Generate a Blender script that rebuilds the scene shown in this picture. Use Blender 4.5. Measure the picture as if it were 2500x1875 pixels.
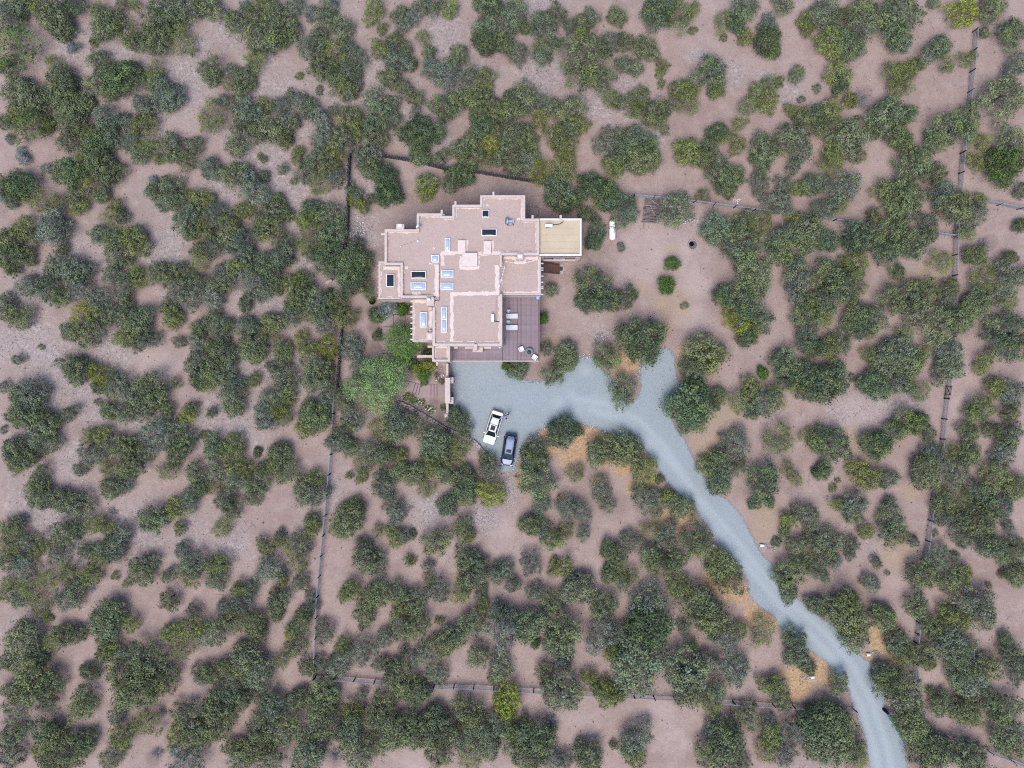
import bpy, bmesh, math, random
import numpy as np
from mathutils import Vector, Matrix

# ------------------------------------------------------------------ camera, sky, sun, exposure
scene = bpy.context.scene
for _o in list(bpy.data.objects):
    bpy.data.objects.remove(_o)
H = 111.3                      # drone height in metres
K = 0.0585                     # metres per photo pixel on the ground
cam_d = bpy.data.cameras.new('camera'); cam = bpy.data.objects.new('camera', cam_d)
scene.collection.objects.link(cam)
cam.location = (0, 0, H); cam.rotation_euler = (0, 0, 0)
cam_d.sensor_width = 36; cam_d.sensor_fit = 'HORIZONTAL'
cam_d.lens = 18 * H / (1250 * K)
cam_d.clip_start = 0.5; cam_d.clip_end = 2000
scene.camera = cam

SUN_EL, SUN_AZ = 66.0, 200.0   # degrees; azimuth clockwise from the top of the photograph
world = bpy.data.worlds.new('World'); scene.world = world; world.use_nodes = True
wn = world.node_tree.nodes; wl = world.node_tree.links
for n in list(wn): wn.remove(n)
sky = wn.new('ShaderNodeTexSky'); sky.sky_type = 'NISHITA'; sky.sun_disc = False
sky.sun_elevation = math.radians(SUN_EL); sky.sun_rotation = math.radians(SUN_AZ)
sky.air_density = 1.0; sky.dust_density = 7.0; sky.ozone_density = 1.0; sky.altitude = 2100
bg = wn.new('ShaderNodeBackground'); bg.inputs['Strength'].default_value = 0.115
wo = wn.new('ShaderNodeOutputWorld')
wl.new(sky.outputs[0], bg.inputs[0]); wl.new(bg.outputs[0], wo.inputs[0])
sun_d = bpy.data.lights.new('sun', 'SUN'); sun_d.energy = 1.5; sun_d.angle = math.radians(35); sun_d.color = (1.0, 0.955, 0.90)
sun = bpy.data.objects.new('sun', sun_d); scene.collection.objects.link(sun)
_e, _a = math.radians(SUN_EL), math.radians(SUN_AZ)
_dir = Vector((math.cos(_e) * math.sin(_a), math.cos(_e) * math.cos(_a), math.sin(_e)))
sun.rotation_euler = _dir.to_track_quat('Z', 'Y').to_euler(); sun.location = (0, 0, 60)
scene.view_settings.view_transform = 'Standard'; scene.view_settings.look = 'None'
scene.view_settings.exposure = 1.36; scene.view_settings.gamma = 1.0
scene.cycles.max_bounces = 4; scene.cycles.diffuse_bounces = 2; scene.cycles.glossy_bounces = 2
scene.cycles.use_adaptive_sampling = True; scene.cycles.adaptive_threshold = 0.03; scene.cycles.use_denoising = False; scene.cycles.filter_width = 1.15; 
scene.cycles.transparent_max_bounces = 6; scene.cycles.transmission_bounces = 2

# ------------------------------------------------------------------ helpers
COL = scene.collection
RNG = np.random.default_rng(7)
random.seed(7)

def P(px, py, z=0.0):
    """photo pixel -> world x, y of a point at height z"""
    s = K * (H - z) / H
    return ((px - 1250.0) * s, -(py - 937.5) * s)

def P3(px, py, z=0.0):
    x, y = P(px, py, z); return (x, y, z)

def ZP(zx, zy, z=0.0):
    """point read on the enlarged view of the house"""
    return P(900 + zx * 0.28932, 440 + zy * 0.28932, z)

def link(o, parent=None):
    COL.objects.link(o)
    if parent is not None: o.parent = parent
    return o

def tag(o, label=None, cat=None, group=None, kind=None):
    if label: o['label'] = label
    if cat: o['category'] = cat
    if group: o['group'] = group
    if kind: o['kind'] = kind
    return o

def empty(name, loc=(0, 0, 0), rz=0.0):
    o = bpy.data.objects.new(name, None); o.empty_display_size = 0.3
    o.location = loc; o.rotation_euler = (0, 0, rz); return link(o)

def np_mesh(name, V, F, smooth=False):
    """V (n,3), F (m,k) arrays with constant k"""
    V = np.asarray(V, dtype=np.float32); F = np.asarray(F, dtype=np.int32)
    me = bpy.data.meshes.new(name); k = F.shape[1]
    me.vertices.add(len(V)); me.vertices.foreach_set('co', V.ravel())
    me.loops.add(F.size); me.loops.foreach_set('vertex_index', F.ravel())
    me.polygons.add(len(F)); me.polygons.foreach_set('loop_start', np.arange(0, F.size, k, dtype=np.int32))
    me.polygons.foreach_set('loop_total', np.full(len(F), k, dtype=np.int32))
    if smooth: me.polygons.foreach_set('use_smooth', np.ones(len(F), dtype=bool))
    me.update(calc_edges=True); return me

def fattr(me, name, vals, domain='POINT'):
    a = me.attributes.new(name, 'FLOAT', domain); a.data.foreach_set('value', np.asarray(vals, dtype=np.float32))

def obj(name, me, mat=None, parent=None, loc=None, rz=None):
    o = bpy.data.objects.new(name, me); link(o, parent)
    if mat is not None: me.materials.clear(); me.materials.append(mat)
    if loc is not None: o.location = loc
    if rz is not None: o.rotation_euler = (0, 0, rz)
    return o

class MB:
    """collects simple solids into one mesh"""
    def __init__(s): s.v, s.f = [], []
    def add(s, V, F):
        n = len(s.v); s.v += [tuple(p) for p in V]; s.f += [tuple(i + n for i in q) for q in F]; return s
    def box(s, c, d, rz=0.0, ry=0.0, rx=0.0):
        M = Matrix.Translation(c) @ Matrix.Rotation(rz, 4, 'Z') @ Matrix.Rotation(ry, 4, 'Y') @ Matrix.Rotation(rx, 4, 'X')
        V = [M @ Vector((sx * d[0] / 2, sy * d[1] / 2, sz * d[2] / 2)) for sz in (-1, 1) for sy in (-1, 1) for sx in (-1, 1)]
        return s.add(V, [(0, 2, 3, 1), (4, 5, 7, 6), (0, 1, 5, 4), (2, 6, 7, 3), (0, 4, 6, 2), (1, 3, 7, 5)])
    def tube(s, a, b, r0, r1=None, n=6, cap=True):
        a, b = Vector(a), Vector(b); r1 = r0 if r1 is None else r1
        d = (b - a)
        if d.length < 1e-6: return s
        d.normalize(); u = d.orthogonal().normalized(); w = d.cross(u)
        V = [a + (u * math.cos(t) + w * math.sin(t)) * r0 for t in [2 * math.pi * i / n for i in range(n)]]
        V += [b + (u * math.cos(t) + w * math.sin(t)) * r1 for t in [2 * math.pi * i / n for i in range(n)]]
        F = [(i, (i + 1) % n, n + (i + 1) % n, n + i) for i in range(n)]
        if cap: F += [tuple(range(n - 1, -1, -1)), tuple(range(n, 2 * n))]
        return s.add(V, F)
    def lathe(s, prof, n=20, c=(0, 0, 0), cap=True):
        V = [(c[0] + r * math.cos(2 * math.pi * i / n), c[1] + r * math.sin(2 * math.pi * i / n), c[2] + z) for r, z in prof for i in range(n)]
        F = [(j * n + i, j * n + (i + 1) % n, (j + 1) * n + (i + 1) % n, (j + 1) * n + i) for j in range(len(prof) - 1) for i in range(n)]
        if cap: F += [tuple(range(n - 1, -1, -1)), tuple((len(prof) - 1) * n + i for i in range(n))]
        return s.add(V, F)
    def prism(s, poly, z0, z1):
        n = len(poly)
        V = [(x, y, z0) for x, y in poly] + [(x, y, z1) for x, y in poly]
        F = [(i, (i + 1) % n, n + (i + 1) % n, n + i) for i in range(n)] + [tuple(range(n - 1, -1, -1)), tuple(range(n, 2 * n))]
        return s.add(V, F)
    def build(s, name, mat=None, parent=None, smooth=False, bevel=0.0, loc=None, rz=None, seg=2):
        me = bpy.data.meshes.new(name); me.from_pydata(s.v, [], s.f); me.update()
        if smooth:
            for p in me.polygons: p.use_smooth = True
        bm = bmesh.new(); bm.from_mesh(me); bmesh.ops.recalc_face_normals(bm, faces=bm.faces)
        if bevel > 0:
            bmesh.ops.bevel(bm, geom=bm.edges[:], offset=bevel, segments=seg, affect='EDGES', profile=0.6, clamp_overlap=True)
        bm.to_mesh(me); bm.free()
        return obj(name, me, mat, parent, loc, rz)

# ------------------------------------------------------------------ materials
class NT:
    def __init__(s, name):
        s.m = bpy.data.materials.new(name); s.m.use_nodes = True
        s.n, s.l = s.m.node_tree.nodes, s.m.node_tree.links
        s.b = s.n['Principled BSDF']; s.out = s.n['Material Output']
    def node(s, t, **k):
        x = s.n.new(t)
        for a, v in k.items(): setattr(x, a, v)
        return x
    def lk(s, a, b): s.l.new(a, b); return s
    def coord(s, kind='Object'): return s.node('ShaderNodeTexCoord').outputs[kind]
    def noise(s, scale, detail=3, rough=0.6, vec=None):
        x = s.node('ShaderNodeTexNoise'); x.inputs['Scale'].default_value = scale
        x.inputs['Detail'].default_value = detail; x.inputs['Roughness'].default_value = rough
        s.lk(vec if vec is not None else s.coord(), x.inputs['Vector']); return x.outputs['Fac']
    def cell(s, scale, vec=None):
        x = s.node('ShaderNodeTexVoronoi'); x.inputs['Scale'].default_value = scale
        s.lk(vec if vec is not None else s.coord(), x.inputs['Vector'])
        y = s.node('ShaderNodeSeparateColor'); s.lk(x.outputs['Color'], y.inputs[0]); return y.outputs[0]
    def ramp(s, fac, *stops):
        x = s.node('ShaderNodeValToRGB'); e = x.color_ramp.elements
        while len(e) < len(stops): e.new(0.5)
        for el, (p, c) in zip(e, stops):
            el.position = p; el.color = (c if hasattr(c, '__len__') else (c, c, c)) + ((1,) if not hasattr(c, '__len__') or len(c) == 3 else ())
        s.lk(fac, x.inputs[0]); return x.outputs[0]
    def rng(s, fac, a, b, c=0.0, d=1.0):
        x = s.node('ShaderNodeMapRange', clamp=True)
        for i, v in zip(('From Min', 'From Max', 'To Min', 'To Max'), (a, b, c, d)): x.inputs[i].default_value = v
        s.lk(fac, x.inputs['Value']); return x.outputs[0]
    def math(s, op, a, b=0.0):
        x = s.node('ShaderNodeMath', operation=op)
        for i, v in enumerate((a, b)):
            if isinstance(v, (int, float)): x.inputs[i].default_value = v
            else: s.lk(v, x.inputs[i])
        return x.outputs[0]
    def mix(s, fac, a, b, mode='MIX'):
        x = s.node('ShaderNodeMix', data_type='RGBA', blend_type=mode)
        for i, v in ((0, fac), (6, a), (7, b)):
            if isinstance(v, (int, float)): x.inputs[i].default_value = v
            elif isinstance(v, tuple): x.inputs[i].default_value = v if len(v) == 4 else v + (1,)
            else: s.lk(v, x.inputs[i])
        return x.outputs[2]
    def attr(s, name):
        x = s.node('ShaderNodeAttribute'); x.attribute_name = name; return x.outputs['Fac']
    def bump(s, h, strength=0.5, dist=0.05):
        x = s.node('ShaderNodeBump'); x.inputs['Strength'].default_value = strength; x.inputs['Distance'].default_value = dist
        s.lk(h, x.inputs['Height']); s.lk(x.outputs[0], s.b.inputs['Normal']); return s
    def col(s, c, k=0.76):
        """base colour; k darkens the swatch evenly to balance the raised exposure"""
        s.lk(s.mix(1.0, c, (k, k, k), 'MULTIPLY'), s.b.inputs['Base Color']); return s
    def set(s, rough=0.8, spec=0.3, metal=0.0):
        s.b.inputs['Roughness'].default_value = rough; s.b.inputs['Specular IOR Level'].default_value = spec
        s.b.inputs['Metallic'].default_value = metal; return s

M = {}
def simple(name, c, rough=0.7, spec=0.3, metal=0.0, var=0.15, scale=3.0):
    t = NT(name); f = t.noise(scale, 4, 0.65)
    k = t.rng(f, 0.3, 0.7, 1 - var, 1 + var)
    t.col(t.mix(1.0, c, t.ramp(f, (0.3, 1 - var), (0.7, 1.0)), 'MULTIPLY')); t.set(rough, spec, metal); M[name] = t.m; return t

# stucco of the house
t = NT('stucco'); f = t.noise(1.2, 5, 0.7); g = t.noise(14, 3, 0.6)
t.col(t.mix(t.rng(f, 0.35, 0.7), (0.55, 0.425, 0.385), (0.645, 0.52, 0.475))); t.set(0.95, 0.15); t.bump(g, 0.4, 0.02); M['stucco'] = t.m
t = NT('coping'); f = t.noise(1.5, 5, 0.7)
t.col(t.mix(t.rng(f, 0.35, 0.7), (0.53, 0.43, 0.39), (0.615, 0.515, 0.47))); t.set(0.9, 0.2); t.bump(t.noise(10), 0.3, 0.02); M['coping'] = t.m
# gravelled roof
t = NT('roof_gravel'); c1 = t.cell(9.0); c2 = t.noise(0.35, 4, 0.6); c3 = t.noise(16, 2, 0.7)
base = t.mix(t.rng(c1, 0.0, 1.0), (0.425, 0.322, 0.282), (0.515, 0.40, 0.355))
base = t.mix(t.rng(c2, 0.35, 0.7, 0.0, 0.4), base, (0.50, 0.385, 0.35))
base = t.mix(t.rng(c3, 0.35, 0.65, 0.0, 0.35), base, (0.40, 0.295, 0.27))
st = t.noise(0.8, 6, 0.75); base = t.mix(t.rng(st, 0.52, 0.6, 0.0, 0.22), base, (0.36, 0.27, 0.235))
t.col(base); t.set(0.95, 0.1); t.bump(c1, 0.5, 0.02); M['roof_gravel'] = t.m
t = NT('sealant'); f = t.noise(2.0, 5, 0.7)
t.col(t.mix(t.rng(f, 0.3, 0.75), (0.62, 0.505, 0.46), (0.74, 0.635, 0.585))); t.set(0.85, 0.2); M['sealant'] = t.m
t = NT('tan_membrane'); f = t.noise(0.5, 5, 0.65)
t.col(t.mix(t.rng(f, 0.3, 0.75), (0.50, 0.405, 0.285), (0.58, 0.48, 0.35))); t.set(0.8, 0.25); M['tan_membrane'] = t.m
simple('white_metal', (0.82, 0.82, 0.83), 0.4, 0.4, 0.0, 0.06)
simple('white_coping', (0.74, 0.70, 0.70), 0.5, 0.4, 0.0, 0.08)
simple('cushion', (0.66, 0.68, 0.69), 0.8, 0.2, 0.0, 0.12, 6)
simple('blue_metal', (0.30, 0.47, 0.66), 0.35, 0.5, 0.1, 0.1)
simple('dark_metal', (0.03, 0.03, 0.035), 0.5, 0.4, 0.2, 0.2)
simple('black_plastic', (0.015, 0.015, 0.018), 0.5, 0.4)
simple('grey_metal', (0.28, 0.29, 0.31), 0.45, 0.5, 0.3, 0.2)
simple('grey_stone_table', (0.20, 0.215, 0.225), 0.8, 0.3, 0, 0.2, 8)
simple('conduit', (0.50, 0.41, 0.38), 0.6, 0.3)
simple('dark_conduit', (0.20, 0.14, 0.125), 0.6, 0.3)
simple('skylight_dark', (0.018, 0.028, 0.04), 0.05, 0.3, 0, 0.1)
t = NT('skylight_blue'); t.col((0.40, 0.475, 0.60)); t.set(0.12, 0.5); t.b.inputs['Coat Weight'].default_value = 0.5; M['skylight_blue'] = t.m  # blue of the reflected sky put into the acrylic's base colour
simple('window_glass', (0.02, 0.028, 0.035), 0.06, 0.6)
simple('window_light', (0.25, 0.32, 0.36), 0.1, 0.6)
simple('stair_wood', (0.13, 0.065, 0.05), 0.7, 0.25, 0, 0.3, 5)
simple('pink_concrete', (0.36, 0.275, 0.27), 0.9, 0.15, 0, 0.15, 1.5)
simple('pale_concrete', (0.46, 0.40, 0.39), 0.9, 0.15, 0, 0.15, 2)
simple('joint', (0.12, 0.08, 0.08), 0.9, 0.1)
for i, c in enumerate(((0.27, 0.205, 0.23), (0.285, 0.22, 0.245), (0.25, 0.185, 0.21), (0.30, 0.235, 0.26), (0.20, 0.135, 0.145))):
    t = NT('deck_board_%d' % i); f = t.noise(1.5, 4, 0.6)
    t.col(t.mix(t.rng(f, 0.3, 0.7), tuple(v * 0.85 for v in c), tuple(v * 1.15 for v in c))); t.set(0.7, 0.25); M['deck%d' % i] = t.m
simple('deck_gap', (0.05, 0.035, 0.04), 0.9, 0.1)
simple('fence_post', (0.022, 0.018, 0.022), 0.9, 0.1)
simple('fence_rail', (0.33, 0.335, 0.375), 0.85, 0.2, 0, 0.3, 2)
simple('fence_wire', (0.13, 0.13, 0.15), 0.6, 0.3)
simple('coyote_pole', (0.21, 0.20, 0.235), 0.95, 0.1, 0, 0.45, 6)
simple('coyote_dark', (0.10, 0.095, 0.115), 0.95, 0.1, 0, 0.4, 6)
simple('gate_green', (0.015, 0.16, 0.14), 0.45, 0.4)
simple('bark', (0.13, 0.105, 0.095), 0.95, 0.1, 0, 0.4, 8)
simple('dead_wood', (0.32, 0.31, 0.335), 0.95, 0.1, 0, 0.3, 8)
simple('dark_pole', (0.13, 0.10, 0.11), 0.95, 0.1, 0, 0.4, 5)
simple('weathered_pole', (0.30, 0.245, 0.25), 0.95, 0.1, 0, 0.4, 5)
simple('pale_wood', (0.48, 0.36, 0.27), 0.9, 0.1, 0, 0.2, 5)
simple('tank_white', (0.86, 0.85, 0.83), 0.35, 0.4, 0, 0.06)
simple('ash', (0.19, 0.17, 0.18), 0.95, 0.1, 0, 0.5, 6)
simple('soot', (0.012, 0.008, 0.008), 0.95, 0.1, 0, 0.5, 5)
simple('boulder_stone', (0.47, 0.41, 0.40), 0.9, 0.15, 0, 0.25, 3)
simple('rubber', (0.02, 0.02, 0.02), 0.85, 0.2)
simple('rim', (0.45, 0.45, 0.47), 0.35, 0.5, 0.6)
simple('car_glass', (0.012, 0.02, 0.026), 0.05, 0.6)
t = NT('white_paint'); t.col((0.86, 0.87, 0.86)); t.set(0.3, 0.5); t.b.inputs['Coat Weight'].default_value = 0.6; M['white_paint'] = t.m
t = NT('silver_paint'); t.col((0.23, 0.265, 0.41)); t.set(0.45, 0.4, 0.0); t.b.inputs['Coat Weight'].default_value = 0.25; M['silver_paint'] = t.m
t = NT('navy_paint'); t.col((0.03, 0.042, 0.09)); t.set(0.3, 0.4, 0.0); t.b.inputs['Coat Weight'].default_value = 0.2; M['navy_paint'] = t.m
t = NT('tail_red'); t.col((0.55, 0.02, 0.06)); t.set(0.15, 0.6); M['tail_red'] = t.m
t = NT('lamp_clear'); t.col((0.6, 0.62, 0.64)); t.set(0.1, 0.6); M['lamp_clear'] = t.m
simple('skin', (0.50, 0.31, 0.23), 0.6, 0.3, 0, 0.05)
simple('hair', (0.018, 0.014, 0.014), 0.6, 0.3, 0, 0.2)
simple('shirt_lilac', (0.42, 0.44, 0.66), 0.9, 0.1, 0, 0.1)
simple('shirt_white', (0.72, 0.62, 0.60), 0.9, 0.1, 0, 0.08)
simple('jeans', (0.22, 0.30, 0.42), 0.9, 0.1, 0, 0.2)
simple('trousers_dark', (0.09, 0.085, 0.09), 0.9, 0.1)
simple('shoe', (0.08, 0.07, 0.07), 0.8, 0.2)
simple('petal', (0.85, 0.86, 0.78), 0.7, 0.2)

# stones with a tint of their own on every stone
t = NT('stone_mix'); a = t.attr('tint')
t.col(t.ramp(a, (0.0, (0.15, 0.13, 0.135)), (0.45, (0.32, 0.275, 0.275)), (0.8, (0.55, 0.51, 0.51)), (1.0, (0.78, 0.76, 0.75)))); t.set(0.9, 0.2); M['stone_mix'] = t.m

# foliage: colour of the tree (object colour) varied from clump to clump
t = NT('foliage'); oi = t.node('ShaderNodeObjectInfo'); a = t.attr('tint'); w = t.attr('fresh')
c = t.mix(1.0, oi.outputs['Color'], t.ramp(a, (0.0, 0.30), (0.5, 0.68), (1.0, 1.0)), 'MULTIPLY')
c = t.mix(t.rng(w, 0.0, 1.0, 0.0, 0.75), c, t.mix(0.5, oi.outputs['Color'], (0.20, 0.24, 0.05)))
t.col(c, 1.0); t.set(0.75, 0.2)
M['foliage'] = t.m

# dry ground: sand, stony patches, needle litter, wood chips and dry grass, each with its own ragged shape
t = NT('dry_ground'); V0 = t.coord()
big = t.noise(0.09, 5, 0.6, V0); mid = t.noise(0.55, 5, 0.65, V0); fin = t.noise(3.2, 4, 0.7, V0); grit = t.cell(5.0, V0); grit2 = t.cell(2.6, V0); spk = t.noise(9, 2, 0.8, V0)
sand = t.mix(t.rng(big, 0.35, 0.68), (0.325, 0.238, 0.208), (0.425, 0.322, 0.288))
sand = t.mix(t.rng(mid, 0.45, 0.66, 0.0, 0.6), sand, (0.455, 0.358, 0.322))
sand = t.mix(t.rng(t.noise(0.3, 6, 0.75, V0), 0.52, 0.68, 0.0, 0.45), sand, (0.285, 0.208, 0.186))
sand = t.mix(t.rng(fin, 0.5, 0.75, 0.0, 0.6), sand, (0.255, 0.187, 0.175))
sand = t.mix(t.rng(spk, 0.3, 0.7, 0.25, 0.0), sand, (0.20, 0.15, 0.15))
stony = t.mix(grit, (0.235, 0.205, 0.205), (0.46, 0.412, 0.405))
stony = t.mix(t.rng(grit2, 0.9, 0.93, 0.0, 0.6), stony, (0.58, 0.545, 0.53))
stony = t.mix(t.rng(fin, 0.4, 0.7, 0.0, 0.5), stony, (0.29, 0.25, 0.25))
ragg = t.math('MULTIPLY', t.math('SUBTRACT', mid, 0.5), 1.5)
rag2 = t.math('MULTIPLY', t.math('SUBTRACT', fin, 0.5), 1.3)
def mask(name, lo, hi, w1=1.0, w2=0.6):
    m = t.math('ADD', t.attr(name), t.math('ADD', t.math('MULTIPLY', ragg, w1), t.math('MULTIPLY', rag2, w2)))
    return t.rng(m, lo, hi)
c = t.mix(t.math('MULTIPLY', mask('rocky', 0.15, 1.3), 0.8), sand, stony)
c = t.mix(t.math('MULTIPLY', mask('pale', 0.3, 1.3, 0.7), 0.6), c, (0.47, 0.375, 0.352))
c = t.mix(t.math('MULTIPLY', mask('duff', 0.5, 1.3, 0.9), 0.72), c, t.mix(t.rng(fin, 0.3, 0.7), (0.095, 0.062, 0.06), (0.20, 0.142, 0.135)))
c = t.mix(t.math('MULTIPLY', mask('dry', 0.3, 1.3, 0.9, 0.7), 0.6), c, t.mix(t.rng(spk, 0.3, 0.7), (0.30, 0.215, 0.10), (0.46, 0.35, 0.19)))
c = t.mix(t.math('MULTIPLY', mask('mulch', 0.18, 1.05, 0.7, 0.8), 0.9), c, t.mix(t.rng(spk, 0.35, 0.65), t.mix(grit, (0.30, 0.18, 0.09), (0.50, 0.325, 0.17)), t.mix(grit, (0.40, 0.26, 0.14), (0.60, 0.43, 0.27))))
t.col(c); t.set(0.97, 0.08); t.bump(t.math('ADD', fin, t.math('MULTIPLY', grit, 0.4)), 0.5, 0.12); M['dry_ground'] = t.m

# blue-grey crushed stone of the driveway, thinning out over its edge
t = NT('drive_gravel'); V0 = t.coord()
g1 = t.cell(9, V0); g2 = t.noise(0.22, 4, 0.6, V0); g3 = t.noise(6, 3, 0.75, V0); e = t.attr('edge'); tk = t.attr('track')
c = t.mix(g1, (0.262, 0.300, 0.322), (0.335, 0.375, 0.398))
c = t.mix(t.rng(g2, 0.35, 0.7, 0.0, 0.5), c, (0.335, 0.375, 0.40))
c = t.mix(t.rng(g3, 0.45, 0.75, 0.0, 0.4), c, (0.235, 0.272, 0.292))
c = t.mix(t.math('MULTIPLY', tk, 0.55), c, (0.41, 0.455, 0.48))
t.col(c); t.set(0.95, 0.1); t.bump(g1, 0.4, 0.03)
th = t.math('ADD', t.math('MULTIPLY', g3, 0.75), t.math('MULTIPLY', t.noise(1.3, 4, 0.7, V0), 0.5))
al = t.rng(t.math('SUBTRACT', e, th), -0.12, 0.12)
tp = t.node('ShaderNodeBsdfTransparent'); ms = t.node('ShaderNodeMixShader')
t.lk(al, ms.inputs[0]); t.lk(tp.outputs[0], ms.inputs[1]); t.lk(t.b.outputs[0], ms.inputs[2]); t.lk(ms.outputs[0], t.out.inputs['Surface']); M['drive_gravel'] = t.m
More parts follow.
